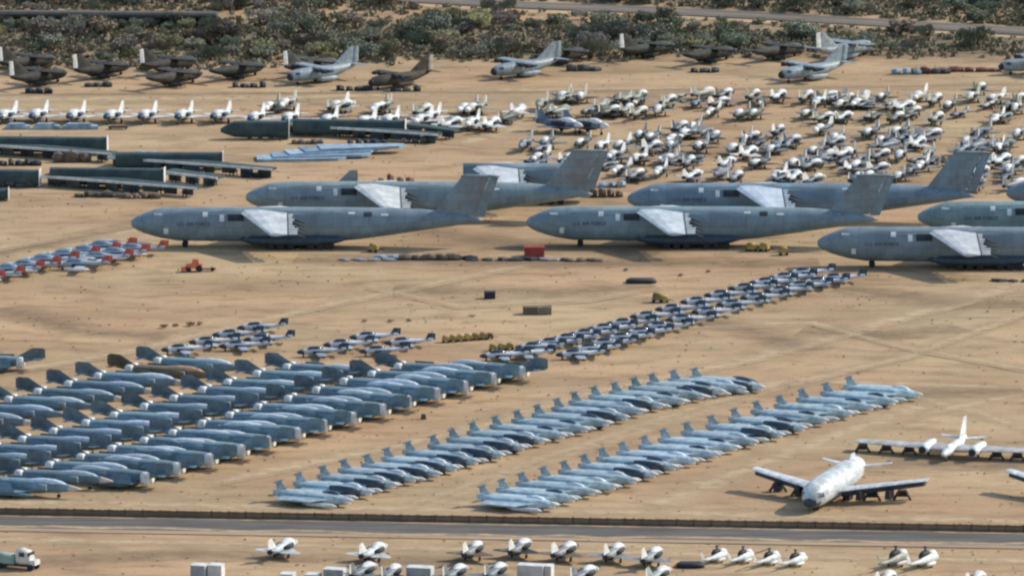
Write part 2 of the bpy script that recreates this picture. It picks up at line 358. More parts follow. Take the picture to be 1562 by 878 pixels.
def heavy_parts(full=True, s0=None, s1=None):
    secs = HS if full else [q for q in HS if 35-s1 <= q[0] <= 35-s0]
    P = []
    kids = []
    if full:
        for (a, b, z0, z1) in ((14.4, 15.4, 6.5, 7.35), (17.8, 18.7, 5.6, 6.9), (6.6, 7.5, 3.0, 4.2), (23.0, 23.8, 1.7, 2.5), (24.6, 25.2, 1.6, 2.2), (43.5, 44.8, 7.0, 7.3), (50, 51.5, 6.6, 7.0)):
            for sd in (-1, 1): pt = MB(); patch(pt, HS, 35-b, 35-a, z0, z1, sd); kids.append(Part('sealed_hatch', pt, 'hood_white'))
        for sd in (-1, 1):
            wn = MB(); patch(wn, HS, 35-6.3, 35-4.7, 6.7, 7.1, sd, .05); kids.append(Part('cockpit_window', wn, 'bare_edge'))
            dk = MB(); patch(dk, HS, 35-22.6, 35-19.4, 5.7, 7.0, sd, .06); kids.append(Part('open_panel', dk, 'dark'))
            dk = MB(); patch(dk, HS, 35-48.2, 35-46.6, 6.5, 7.3, sd, .06); kids.append(Part('open_panel', dk, 'dark'))
    else:
        for s in (s0, s1):
            e = MB(); x = 35-s+(.03 if s == s0 else -.03); c = min(secs, key=lambda q: abs(q[0]-(35-s)))
            ring = []
            for k in range(20):
                a = 2*math.pi*k/20; ring.append((x, .86*c[3]*math.cos(a), c[2]+.86*c[4]*math.sin(a)))
            e.quad(*ring); kids.append(Part('cut_opening', e, 'dark'))
    fus = MB().loft(secs, 22); P.append(Part('fuselage', fus, 'heavy_grey', kids))
    for sd in (-1, 1):
        # stub wing: swept leading edge, torn trailing edge
        le0, le1 = (35-21.6, sd*1.6, 7.25), (35-28.0, sd*16.5, 5.15)
        wm = MB().wing(le0, 9.6, le1, 3.6, 1.0, .6)
        jag = MB(); rr = random.Random(3+sd)
        for k in range(9):
            t = (k+.5)/9; y = sd*(3.2+13*t); x = 35-21.6-6.4*t-(10.2-6.0*t)+.3; z = 7.1-2.0*t
            ln = rr.uniform(.6, 2.0)
            jag.box(x-ln, x, y-.45, y+.45, z-.18, z+.12)
        rb = MB()
        for k in range(5):
            t = (k+.5)/5; y = sd*(4+11*t); x = 35-21.6-6.4*t-(10.2-6.0*t); z = 7.0-1.9*t
            rb.tube((x-.2, y, z-.3), (x-3.0, y, z-1.2), .22, .12, n=6)
        P.append(Part('wing', wm, 'wing_pale', [Part('torn_rib', jag, 'wing_pale', kind='stuff'), Part('flap_track', rb, 'dark', kind='stuff')]))
        pod = MB().loft([(35-22, sd*3.0, 1.9, .2, .3, 2), (35-24.5, sd*3.2, 1.75, .95, .85, 2.3), (35-30, sd*3.25, 1.7, 1.2, 1.0, 2.6), (35-37, sd*3.25, 1.7, 1.2, 1.0, 2.6), (35-41, sd*3.1, 1.85, .8, .7, 2.3), (35-43, sd*3.0, 2.0, .2, .25, 2)], 12)
        P.append(Part('wheel_fairing', pod, 'navy'))
        for s in (28, 36):
            P.append(gear(35-s, sd*3.4, .66, 1.8, 'dark', .5, .8)); P.append(gear(35-s-2.0, sd*3.4, .66, 1.8, 'dark', .5, .8)); P.append(gear(35-s-4.0, sd*3.4, .66, 1.8, 'dark', .5, .8))
    if full:
        P.append(gear(35-10.8, 0, .62, 2.0, 'dark', .5, .8))
        fn = MB().wing((35-60.2, 0, 6.4), 8.4, (35-66.2, 0, 14.2), 5.6, .9, .6, True)
        ru = MB().wing((35-68.64, 0, 6.2), 2.1, (35-71.85, 0, 14.0), 1.7, .42, .3, True)
        cp = MB().loft([(35-66.0, 0, 14.2, .3, .25, 2), (35-67, 0, 14.25, .5, .3, 2), (35-72, 0, 14.25, .5, .3, 2), (35-73.8, 0, 14.2, .15, .12, 2)], 8)
        P.append(Part('fin', fn, 'heavy_dirty', [Part('rudder', ru, 'heavy_dirty'), Part('fin_cap', cp, 'heavy_dirty')]))
    return P
HEAVY = heavy_parts()
HEAVY_CUT = heavy_parts(False, 10, 46)
LETTER = text_mesh('U.S. AIR FORCE', 1.0, 'navy')
def heavy(px, py, label, rz=math.pi, tint=(1, 1, 1)):
    q = at(px, py, 4.75); d = Vector((math.cos(rz), math.sin(rz), 0)); c = q-d*35
    r = place(HEAVY, 'heavy_transport', label, 'transport plane', (c.x, c.y), rz, 'heavy transports with cut wings', tint)
    for sd in (-1, 1):
        o = link('lettering', LETTER, [k for k in r.children if k.name.startswith('fuselage')][0])
        o.rotation_euler = (R(90), 0, 0 if sd < 0 else math.pi); o.location = (35-12.6, sd*3.42, 4.75)
    return r
heavy(200, 340, 'grey heavy transport with stub wings standing behind the orange tractor', tint=(.97, .98, 1.0))
heavy(375, 300.5, 'grey heavy transport behind the tractor one, its tail before the small jets', tint=(1.12, 1.1, 1.06))
heavy(803, 339, 'grey heavy transport with white stub wing behind the dark flat bladder', tint=(.94, 1.0, 1.03))
heavy(957, 303, 'grey heavy transport with blue-tinted fin standing against the crowd of small jets', tint=(.9, .98, 1.08))
heavy(1247, 370.5, 'grey heavy transport beyond the end of the double trainer line', tint=(.92, .9, .92))
heavy(1400, 331, 'grey heavy transport with nose behind the one beyond the trainer line', tint=(.98, 1.1, 1.04))
heavy(1535, 294, 'grey heavy transport of which only the nose shows beside the blue-tinted fin', tint=(1, 1, 1.04))
q = at(632, 250, 7.9)
place(HEAVY_CUT, 'transport_fuselage_section', 'grey transport body with nose and tail cut off behind two whole ones', 'fuselage section', (q.x+25-0, q.y+.5), math.pi, None, (1, 1.02, 1.04), skip=('wheel_fairing',))

# ---- folded-wing two-engine fighter
def fighter_parts():
    S = [(10.4, 0, 1.62, .06, .06, 2), (9.6, 0, 1.64, .32, .32, 2), (8.4, 0, 1.68, .56, .55, 2), (7.0, 0, 1.72, .74, .78, 2.4), (4.5, 0, 1.72, .95, .92, 2.6), (3.4, 0, 1.66, 1.35, 1.05, 3.2), (0, 0, 1.62, 1.5, 1.12, 3.6), (-3.5, 0, 1.64, 1.45, 1.08, 3.2),
         (-5.0, 0, 1.72, 1.25, .9, 2.6), (-6.6, 0, 2.05, .7, .48, 2), (-8.5, 0, 2.25, .4, .34, 2), (-10.2, 0, 2.35, .18, .2, 2)]
    P = [Part('fuselage', MB().loft(S, 12, smooth=False), 'fighter')]
    P.append(Part('radome', MB().loft([(10.5, 0, 1.62, .08, .08, 2), (9.6, 0, 1.64, .36, .36, 2), (8.5, 0, 1.68, .59, .58, 2), (8.2, 0, 1.68, .6, .59, 2)], 10), 'tan_radome'))
    P.append(Part('canopy_hood', MB().loft([(7.9, 0, 2.15, .2, .15, 2), (7.0, 0, 2.3, .5, .42, 2), (5.6, 0, 2.42, .72, .62, 2), (3.6, 0, 2.45, .8, .66, 2), (1.6, 0, 2.4, .7, .5, 2), (.2, 0, 2.3, .35, .3, 2)], 10), 'hood_grey'))
    for sd in (-1, 1):
        P.append(Part('intake', MB().loft([(4.6, sd*1.05, 1.7, .34, .62, 3), (3.0, sd*1.12, 1.7, .42, .72, 3), (0, sd*1.1, 1.65, .4, .7, 3)], 8), 'fighter', [Part('intake_cover', MB().loft([(4.68, sd*1.05, 1.7, .3, .56, 3), (4.58, sd*1.05, 1.7, .3, .56, 3)], 8), 'hood_white')]))
        wi = MB().wing((3.0, sd*1.2, 1.15), 7.8, (.2, sd*4.0, 1.15), 5.0, .32, .22)
        wo = MB().wing((.2, sd*4.02, 1.2), 4.8, (-.9, sd*3.3, 2.5), 3.4, .2, .12, True)
        P.append(Part('wing', wi, 'fighter', [Part('folded_panel', wo, 'fighter')]))
        P.append(Part('tailplane', MB().wing((-7.4, sd*.3, 2.5), 2.2, (-8.9, sd*2.3, 2.35), 1.1, .18, .1), 'fighter_fin'))
        P.append(Part('nozzle_cover', MB().loft([(-5.3, sd*.95, 1.62, .7, .95, 3.5), (-5.5, sd*1.0, 1.68, .8, 1.12, 4), (-6.4, sd*1.0, 1.68, .8, 1.12, 4), (-6.6, sd*.95, 1.65, .66, .95, 3.5)], 10), 'hood_white'))
        P.append(gear(-1.2, sd*2.6, .36, 1.1))
        P.append(Part('drop_tank', MB().loft([(3.2, sd*3.4, .75, .08, .08, 2), (1.8, sd*3.4, .75, .32, .32, 2), (-2.2, sd*3.4, .75, .32, .32, 2), (-4, sd*3.4, .75, .06, .06, 2)], 8), 'fighter'))
    P.append(gear(6.4, 0, .3, 1.2))
    P.append(Part('fin', MB().wing((-4.6, 0, 2.3), 5.2, (-8.2, 0, 4.3), 2.05, .3, .14, True), 'fighter_fin', [Part('rudder', MB().wing((-9.82, 0, 2.35),   .8, (-10.22, 0, 4.1), .4, .1, .06, True), 'fighter_fin')]))
    return P
FIGHTER = fighter_parts()
def fighters(pts, rz, label, group, first=0, special={}, mats=None):
    d = Vector((math.cos(rz), math.sin(rz), 0)); out = []
    for i, (px, py) in enumerate(pts):
        q = at(px, py, 4.1)+d*10.4; k = i+first
        a = special.get(i)
        out.append(place(FIGHTER, 'fighter_jet', a[0] if a else label % ORD[k], 'fighter jet', (q.x+jit(.2), q.y+jit(.35)), rz+R(jit(2.4)), group, a[1] if a else tone((1, 1, 1), .18), (1.05, 1.1, 1.08), mats, rnd.choice(((), (), ('drop_tank',), ('radome',)))))
    return out
def interp(knots, n):
    """n points at even parameter along a polyline of (x, y)"""
    out = []
    for i in range(n):
        t = i*(len(knots)-1)/(n-1); k = min(int(t), len(knots)-2); u = t-k
        out.append(tuple(knots[k][j]+(knots[k+1][j]-knots[k][j])*u for j in (0, 1)))
    return out
HR, HL = R(-19), R(161)
fighters([(213-46*i, 532+11.8*i) for i in range(8)], HR, '%s blue-grey fighter from the small trainers in the outer row beside open sand', 'fighters, outer row', special={1: ('dark olive fighter among the blue-grey ones in the outer row beside open sand', (1.0, .52, .26))})
fighters([(408.5, 541.5), (363.5, 551.5), (320, 565), (281, 576.5), (236, 589.5), (191, 601.5), (146, 614.5), (101, 627), (54, 638.5), (5, 651), (-41, 663.5), (-87, 676), (-133, 688)], HR,
         '%s blue-grey fighter from the small trainers in the middle of three same-facing rows', 'fighters, middle row')
fighters([(580, 541), (537, 552.5), (495, 564), (452, 577), (410, 590), (365, 602), (322, 614.5), (279, 627), (234, 641), (189, 653), (142, 665), (95, 678), (47, 690), (0, 702), (-48, 714)], HR,
         '%s blue-grey fighter from the small trainers in the row nose to nose with tail-turned ones', 'fighters, inner row')
fighters([(x+37, y-19) for x, y in ((792, 568), (748, 579), (707, 590), (665, 601.5), (622, 614), (581, 626), (538, 638), (493, 650), (451, 662), (407, 675), (366, 687), (318, 701), (270, 714), (220, 729))], HL,
         '%s blue-grey fighter from the small trainers in the row turning tails to pale jets', 'fighters, tail-turned row', mats={'fin': 'fighter', 'rudder': 'fighter', 'tailplane': 'fighter'})
q = at(62, 536, 4.1)+Vector((math.cos(HL), math.sin(HL), 0))*10.4
place(FIGHTER, 'fighter_jet', 'lone grey fighter on open sand beyond the outer fighter row', 'fighter jet', (q.x, q.y), HL+R(14), None, (1.05, 1.0, .95))

# ---- pale carrier jet with folded wings
def pale_parts():
    S = [(7.2, 0, 1.1, .5, .45, 2.2), (6.4, 0, 1.15, .95, .72, 2.2), (5.0, 0, 1.25, 1.35, .95, 2.4), (3.4, 0, 1.32, 2.2, 1.0, 2.6), (0, 0, 1.32, 2.35, 1.05, 2.6), (-3.6, 0, 1.35, 2.2, .95, 2.6), (-6, 0, 1.5, 1.4, .62, 2.4), (-7.4, 0, 1.65, .42, .42, 2)]
    P = [Part('fuselage', MB().loft(S, 14, smooth=False), 'pale_jet')]
    P.append(Part('intake_cover', MB().loft([(7.5, 0, .95, .3, .25, 2.2), (7.2, 0, .95, .6, .5, 2.2), (6.6, 0, 1.0, .85, .6, 2.2)], 10), 'hood_white'))
    P.append(Part('nose_cone', MB().loft([(8.2, 0, 1.3, .1, .1, 2), (7.6, 0, 1.3, .36, .32, 2), (6.4, 0, 1.4, .6, .5, 2)], 8), 'hood_white'))
    P.append(Part('canopy_hood', MB().loft([(5.8, 0, 1.85, .2, .1, 2), (5.0, 0, 2.1, .5, .42, 2), (4.0, 0, 2.25, .56, .48, 2), (2.2, 0, 2.2, .42, .3, 2)], 10), 'hood_grey'))
    for sd in (-1, 1):
        wi = MB().wing((5.0, sd*1.4, 1.6), 9.4, (1.6, sd*4.3, 1.2), 7.0, .42, .3)
        wo = MB().loft([(5.9, sd*1.3, 1.3, .3, .6, 2.4), (4.6, sd*1.75, 1.45, .7, .78, 2.6), (2.4, sd*2.2, 1.6, .75, .85, 2.6), (.6, sd*2.2, 1.75, .4, .6, 2.4)], 10)
        P.append(Part('wing', wi, 'pale_jet', [Part('shaded_intake', wo, 'navy')]))  # navy colour paints the shade on the intake side below the leading edge
        P.append(Part('tailplane', MB().wing((-5.9, sd*.05, 3.48), 1.1, (-6.2, sd*1.4, 3.5), .8, .16, .12), 'navy'))
        P.append(gear(.2, sd*1.3, .34, 1.2))
        P.append(Part('drop_tank', MB().loft([(6.4, sd*2.9, .6, .06, .06, 2), (5.4, sd*2.9, .6, .42, .4, 2), (1, sd*2.9, .6, .4, .38, 2), (-.4, sd*2.9, .6, .05, .05, 2)], 8), 'hood_white'))
    P.append(gear(5.0, 0, .28, 1.1))
    P.append(Part('fin', MB().wing((-4.8, 0, 2.2), 2.1, (-5.9, 0, 3.45), 1.1, .34, .2, True), 'pale_jet'))
    return P
PALE = pale_parts()
s1 = [(426, 731), (459, 720), (493, 709), (526, 699.5), (560, 691), (593, 682), (626, 672), (660, 663), (692, 653), (724, 643), (756, 633), (788, 624), (819, 616), (849, 607), (879, 597), (908, 588), (938, 582), (967, 574), (998, 569), (1030, 564), (1060, 560)]
s2 = interp([(737, 738), (868, 699), (998, 659), (1146, 613), (1295, 573)], 18)
for pts, lab, grp, dark in ((s1, '%s pale grey jet from the road in the strip beside the blue-grey fighters', 'pale jets beside the fighters', (3, 5, 6, 8, 9, 13)), (s2, '%s pale grey jet from the road in the strip beside the white tanker', 'pale jets beside the tanker', (11,))):
    for i, (px, py) in enumerate(pts):
        rz = R(-24+jit(3.5)); d = Vector((math.cos(rz), math.sin(rz), 0)); q = at(px, py, 3.75)+d*6.2+Vector((jit(.25), jit(.4), 0))
        place(PALE, 'carrier_jet', lab % ORD[i], 'jet', (q.x, q.y), rz, grp, tone((1.04, 1.02, 1.0) if pts is s1 else (1.18, 1.16, 1.13), .13), mats={'shaded_intake': 'navy'} if i in dark else ({'canopy_hood': 'navy'} if rnd.random() < .4 else None), skip=() if i in dark else (('shaded_intake',) if rnd.random() < (.5 if pts is s1 else .78) else ()))

for pts, nm in ((s1, 'blue-grey fighters'), (s2, 'white tanker')):
    for i, (px, py) in enumerate(pts):
        if i % 2: continue
        q = at(px+88+jit(6), py+37+jit(2)); mb = MB().loft([(-1.2, 0, .32, .1, .1, 2), (-.7, 0, .34, .34, .32, 2), (.6, 0, .34, .34, .32, 2), (1.2, 0, .32, .08, .08, 2)], 8); mb.box(-.6, .6, -.3, .3, 0, .12)
        single('fuel_tank', mb, 'hood_white' if i % 4 else 'dark', '%s loose fuel tank from the road before the strip beside the %s' % (ORD[i//2], nm), 'fuel tank', q[:], R(-24+jit(30)), 'loose fuel tanks beside the '+nm)
# ---- small straight-wing trainer
def trainer_parts(tip=False):
    S = [(4.6, 0, .92, .12, .12, 2), (4.2, 0, .95, .42, .36, 2), (3.2, 0, 1.02, .7, .52, 2.3), (1.5, 0, 1.1, .82, .6, 2.4), (-.5, 0, 1.1, .72, .56, 2.3), (-2.5, 0, 1.2, .42, .38, 2), (-4.4, 0, 1.32, .2, .22, 2)]
    P = [Part('fuselage', MB().loft(S, 12), 'trainer_white')]
    P.append(Part('nose_cap', MB().loft([(4.68, 0, .92, .15, .14, 2), (4.2, 0, .95, .45, .39, 2), (3.3, 0, 1.01, .72, .54, 2.3)], 12), 'navy' if not tip else 'trainer_white'))
    P.append(Part('canopy', MB().loft([(2.9, 0, 1.4, .3, .1, 2), (2.1, 0, 1.6, .6, .4, 2), (.8, 0, 1.65, .62, .42, 2), (-.4, 0, 1.6, .35, .15, 2)], 10), 'glass' if not tip else 'hood_white'))
    for sd in (-1, 1):
        kids = []
        if tip: kids.append(Part('tip_tank', MB().loft([(2.6, sd*5.5, 1.05, .06, .06, 2), (1.8, sd*5.5, 1.05, .3, .28, 2), (-.8, sd*5.5, 1.05, .3, .28, 2), (-1.8, sd*5.5, 1.05, .05, .05, 2)], 8), 'hood_white'))
        P.append(Part('wing', MB().wing((1.3, sd*.6, .82), 2.1, (1.0, sd*5.2, 1.0), 1.4, .26, .16), 'trainer_grey' if not tip else 'trainer_white', kids))
        P.append(Part('tailplane', MB().wing((-3.6, sd*.05, 1.72), 1.1, (-3.8, sd*2.0, 1.74), .8, .12, .08), 'trainer_grey'))
        P.append(Part('engine_intake', MB().loft([(1.7, sd*.8, .95, .24, .26, 2), (.5, sd*.85, .95, .3, .3, 2), (-1.4, sd*.7, .98, .2, .2, 2)], 8), 'dark'))
        P.append(gear(-.3, sd*1.9, .22, .8, wd=.18))
    P.append(gear(3.4, 0, .2, .7, wd=.16))
    P.append(Part('fin', MB().wing((-3.1, 0, 1.3), 1.5, (-3.85, 0, 2.65), .95, .18, .1, True), 'navy' if not tip else 'orange_paint', [Part('rudder', MB().wing((-4.62, 0, 1.35), .5, (-4.82, 0, 2.6), .4, .08, .06, True), 'navy' if not tip else 'orange_paint')]))
    return P
TRAINER = trainer_parts()
def trainers(pts, lab, grp, n0=0, rz0=187):
    for i, (px, py) in enumerate(pts):
        rz = R(rz0+jit(1.5)); d = Vector((math.cos(rz), math.sin(rz), 0)); q = at(px, py, .92)-d*4.6
        place(TRAINER, 'trainer_jet', lab % ORD[i] if '%s' in lab else lab, 'trainer jet', (q.x, q.y), rz, grp, tone((1, 1, 1.02), .16))
trainers(interp([(1200, 416.5), (1125, 436), (1030, 463), (930, 492), (855, 513), (786, 530)], 14), '%s small trainer from the grey transports in the trainer line nearer the brown crates', 'trainers, line nearer the crates')
trainers(interp([(1247, 425), (1180, 440), (1085, 467), (985, 497), (910, 519), (848, 541)], 14), '%s small trainer from the grey transports in the trainer line nearer the pale jets', 'trainers, line nearer the pale jets')
trainers([(732, 543), (768, 540)], 'small trainer at the tail-turned fighters\' end of the double trainer line', 'trainers at the line end')
trainers([(246, 533.5), (288, 522), (324, 511), (362, 500), (334, 528), (372, 518)], 'small trainer in the cluster of six beside the dark scrub stumps', 'cluster of six trainers')
trainers([(453, 537), (493, 526), (533, 514.5), (548, 536), (586, 523)], 'small trainer in the cluster of five beside the yellow carts', 'cluster of five trainers')
ORANGE = trainer_parts(True)
def oranges(pts, lab, grp):
    for i, (px, py) in enumerate(pts):
        rz = R(176+jit(1.5)); d = Vector((math.cos(rz), math.sin(rz), 0)); q = at(px, py, 2.4*1.1)+d*5.0
        place(ORANGE, 'trainer_jet', lab % ORD[i], 'trainer jet', (q.x, q.y), rz, grp, tone((.62, .70, .76), .08), scale=1.15, mats={'canopy': 'trainer_grey'})
oranges([(202, 365), (177, 372.5), (146, 378), (114, 385.5), (86, 394), (61, 400), (31.5, 408), (1, 415), (-28, 423), (-58, 431)], '%s orange-finned trainer from the grey transport in the longer orange-finned row', 'orange-finned trainers, longer row')
oranges([(250, 369), (222, 375), (197, 382), (164, 392)], '%s orange-finned trainer from the orange tractor in the shorter orange-finned row', 'orange-finned trainers, shorter row')

# ---- small hooded attack jet
def attack_parts():
    S = [(5.2, 0, 1.75, .12, .12, 2), (4.7, 0, 1.78, .45, .42, 2), (3.6, 0, 1.82, .78, .66, 2), (2.0, 0, 1.85, .98, .76, 2.2), (0, 0, 1.8, 1.0, .74, 2.3), (-2.5, 0, 1.75, .72, .6, 2), (-4.8, 0, 1.8, .42, .42, 2)]
    P = [Part('fuselage', MB().loft(S, 12), 'paint', [Part('exhaust', MB().loft([(-4.6, 0, 1.78, .5, .5, 2), (-5.0, 0, 1.78, .46, .46, 2)], 10), 'dark'), Part('belly_pan', MB().loft([(2.4, 0, 1.1, .5, .2, 3), (1, 0, 1.0, .8, .3, 3), (-2.6, 0, 1.05, .6, .25, 3)], 8), 'dark')])]
    P.append(Part('nose_hood', MB().loft([(5.3, 0, 1.75, .14, .14, 2), (4.7, 0, 1.8, .5, .47, 2), (3.8, 0, 1.84, .78, .67, 2)], 12), 'hood_white'))
    P.append(Part('canopy_hood', MB().loft([(4.0, 0, 2.15, .4, .2, 2), (3.2, 0, 2.3, .7, .42, 2.4), (2.4, 0, 2.42, .8, .6, 2.6), (1.2, 0, 2.42, .78, .56, 2.6), (.2, 0, 2.34, .5, .36, 2.2), (-.8, 0, 2.2, .2, .2, 2)], 12), 'hood_white'))
    for sd in (-1, 1):
        P.append(Part('wing', MB().wing((2.0, sd*.7, 1.25), 4.6, (-1.4, sd*4.1, 1.4), 1.1, .3, .14), 'paint'))
        P.append(Part('tailplane', MB().wing((-3.2, sd*.3, 2.05), 1.6, (-4.4, sd*1.8, 2.1), .7, .14, .08), 'paint'))
        P.append(Part('intake', MB().loft([(1.9, sd*1.0, 1.95, .26, .42, 2.5), (.4, sd*1.05, 1.95, .3, .46, 2.5), (-1.2, sd*.9, 1.9, .15, .3, 2)], 8), 'dark'))
        P.append(gear(-.4, sd*1.3, .36, 1.2, wd=.24))
    P.append(gear(3.6, 0, .3, 1.4, wd=.2))
    P.append(Part('fin', MB().wing((-2.2, 0, 2.1), 2.6, (-4.1, 0, 4.0), .9, .26, .16, True), 'paint', [Part('rudder', MB().wing((-4.82, 0, 2.2), .6, (-5.02, 0, 3.9), .45, .1, .08, True), 'hood_white')]))
    return P
ATTACK = attack_parts()
WHT, CRM, GRY, OLV, BLU = (1.1, 1.12, 1.12), (.55, .54, .44), (.32, .36, .39), (.19, .20, .15), (.13, .18, .22)
def attack(px, py, rz, label, grp, tint, mats=None, scale=1.0, skip=()):
    """px, py: middle of the hooded canopy"""
    d = Vector((math.cos(rz), math.sin(rz), 0)); zs = scale[2] if isinstance(scale, tuple) else scale; q = at(px, py, 2.6*zs)-d*2.2*zs
    return place(ATTACK, 'attack_jet', label, 'attack jet', (q.x, q.y), rz, grp, tint, mats=mats, scale=scale, skip=skip)
F_R, F_L = R(62), R(-112)
for i, px in enumerate((330, 275, 219, 167, 110, 53, 4)):
    attack(px, 170+jit(1), F_L+R(jit(3)), '%s white jet from the long green bomber hull, in the white single file' % ORD[i], 'white jets in single file', tone(WHT, .05), {'intake': 'navy', 'nose_hood': 'navy', 'fin': 'hood_white'}, (.95, 1.2, 1.05))
for px, py in ((386, 174), (438, 175), (497, 178), (553, 180), (590, 178)):
    attack(px, py, F_L+R(jit(3)), 'white jet half hidden behind the long green bomber hull', 'white jets behind the bomber hull', tone(WHT, .06), {'nose_hood': 'navy', 'fin': 'hood_white'}, (.95, 1.2, 1.05))
for px, py, c in ((434, 153, CRM), (410, 158, OLV), (512, 156, WHT), (530, 154, CRM), (573, 160, OLV), (580, 158, CRM), (652, 160, CRM), (640, 177, WHT), (655, 172, WHT), (707, 160, GRY), (719, 160, CRM), (697, 180, WHT), (717, 182, WHT), (755, 180, WHT)):
    attack(px, py, rnd.choice((F_R, F_L))+R(jit(8)), {CRM: 'cream', OLV: 'olive', WHT: 'white', GRY: 'grey'}[c]+' hooded jet loosely parked beyond the long green bomber hull', 'jets beyond the hull, '+{CRM: 'cream', OLV: 'olive', WHT: 'white', GRY: 'grey'}[c], tone(c, .08), None, .95)
FIELD = [(770, 120, ((150, 225), (480, 120), (640, 130), (400, 240), (520, 230), (300, 190), (1070, 125), (940, 235), (1170, 110), (1300, 240), (1420, 140), (1060, 220), (1180, 240), (850, 180), (330, 510), (150, 530), (640, 520), (800, 545), (960, 540), (1130, 450), (1510, 440),
                     (1400, 540), (1290, 530), (270, 640), (550, 640), (900, 625), (1100, 650), (1390, 650), (960, 750), (1300, 760), (1140, 770), (270, 735), (60, 290), (1420, 480), (1230, 470))),
         (1040, 120, ((230, 80), (400, 90), (350, 160), (640, 100), (850, 100), (1080, 110), (1140, 170), (1270, 110), (240, 260), (480, 270), (600, 270), (1050, 275), (1250, 290), (1400, 285), (1340, 190), (20, 370), (90, 380), (840, 400), (1160, 400), (20, 440), (290, 450),
                      (630, 450), (520, 490), (970, 480), (1290, 480), (1350, 490), (130, 550), (430, 560), (600, 580), (750, 570), (1100, 590), (1260, 610), (1420, 600), (90, 660), (420, 670), (620, 690), (940, 690), (1140, 690), (1480, 700), (130, 780), (310, 770), (490, 790), (800, 790), (980, 790), (1170, 810))),
         (1282, 120, ((220, 110), (340, 130), (660, 120), (830, 130), (1200, 40), (1100, 130), (1290, 140), (1530, 130), (580, 190), (140, 180), (90, 130), (500, 290), (850, 290), (650, 240), (1310, 310), (1400, 210), (1480, 220), (910, 200), (230, 430), (470, 420), (820, 430), (1180, 430), (1490, 440), (340, 500),
                      (690, 500), (1060, 510), (1430, 520), (450, 520), (590, 520), (1200, 520), (70, 590), (380, 600), (500, 620), (740, 620), (1400, 640), (1250, 650), (370, 720), (130, 715), (680, 710), (1220, 740), (1420, 740), (160, 800), (490, 800), (1190, 840), (1520, 850), (250, 790), (1080, 560), (1540, 660), (1330, 560))),]
NM = {CRM: 'cream', OLV: 'olive', WHT: 'white', GRY: 'grey', BLU: 'dark blue-grey'}
for ox, oy, pts in FIELD:
    for (u, v) in pts:
        px, py = ox+u/5.557+jit(1), oy+v/5.557+jit(.6); r = rnd.random()
        if py < 178: c = CRM if r < .42 else OLV if r < .85 else WHT
        elif 186 < py < 204: c = BLU if r < .6 else GRY
        else: c = GRY if r < .5 else WHT if r < .66 else BLU
        right = rnd.random() < .5
        row = 'far cream rows' if py < 186 else 'near grey rows'
        lab = '%s hooded attack jet %s in the crowded %s' % (NM[c], 'turned towards the scrub' if right else 'turned towards the heavy transports', row)
        attack(px, py, (F_R if right else F_L)+R(jit(9)), lab, 'crowded jets, %s %s %s' % (NM[c], row, 'scrub-facing' if right else 'transport-facing'), tone(c, .1),
               rnd.choice(({'rudder': 'paint', 'nose_hood': 'paint'}, {'nose_hood': 'paint'}, {'wing': 'dark', 'nose_hood': 'dark'}, {'fin': 'hood_white', 'wing': 'steel'}, {'wing': 'crate_brown', 'nose_hood': 'dark'}, {'canopy_hood': 'hood_grey', 'nose_hood': 'paint'})), (.86+jit(.1), .84+jit(.1), .86+jit(.1)), rnd.choice(((), (), ('tailplane',), ('wing',), ('nose_hood',), ('intake',))))  # darker wing materials on some jets paint in shadow
rx = random.Random(77)
for k in range(70):
    px, py = rx.uniform(800, 1555), rx.choice((147, 153, 166, 172, 196, 203, 216, 224, 238, 246, 258, 264))+rx.uniform(-2, 2)
    if px < 960 and 176 < py < 206: continue
    c = rx.choice((OLV, CRM, GRY)) if py < 180 else rx.choice((GRY, BLU, GRY))
    attack(px, py, rx.choice((F_R, F_L))+R(rx.uniform(-14, 14)), '%s stripped small airframe without a canopy hood among the crowded %s' % (NM[c], 'cream rows' if py < 186 else 'grey rows'), 'stripped airframes, %s %s' % (NM[c], 'cream rows' if py < 186 else 'grey rows'), tone(c, .15),
           {'nose_hood': rx.choice(('dark', 'paint', 'hood_white')), 'rudder': rx.choice(('paint', 'hood_white'))}, (rx.uniform(.6, .85), rx.uniform(.6, .85), rx.uniform(.55, .8)), ('canopy_hood',)+rx.choice(((), ('wing',), ('tailplane',), ('fin',))))
# dark pair alone in the lane
for px, py, lab in ((868, 183, 'dark blue-grey jet with pale hood alone in the sandy lane'), (908, 184, 'pale-tailed dark jet beside it in the sandy lane by the crowd')):
    attack(px, py, R(-35), lab, None, (.28, .34, .42), None, 1.15)
# foreground line south of the road
FG = [(440, 823), (578, 829), (728, 827), (800, 823), (870, 828), (943, 830), (1001, 836)]
for i, (px, py) in enumerate(FG):
    attack(px, py, R(68+jit(4)), '%s white jet from the green truck in the line along the road' % ORD[i], 'white jets along the road', (.95, 1.0, 1.02) if i < 2 else tone((.42, .42, .40), .12), dict({'fin': 'hood_white'}, **({'wing': 'crate_brown', 'nose_hood': 'crate_brown'} if i in (2, 4) else {'wing': 'dark'} if i == 3 else {'wing': 'steel'} if i > 4 else {})), 1.0)
for i, (px, py) in enumerate(((563, 859), (603, 862), (702, 862), (763, 860), (900, 864), (1012, 865))):
    attack(px, py, R(68+jit(5)), '%s hooded jet from the paired cream boxes in the line behind the containers' % ORD[i], 'hooded jets behind the containers', tone(GRY, .1) if i != 5 else (.6, .68, .6))
for px, py, lab in ((1357, 872, 'white hooded jet in front of the two road-end helicopters'), (1494, 873, 'white hooded jet standing alone beyond the two road-end helicopters')):
    attack(px, py, R(70), lab, None, WHT)

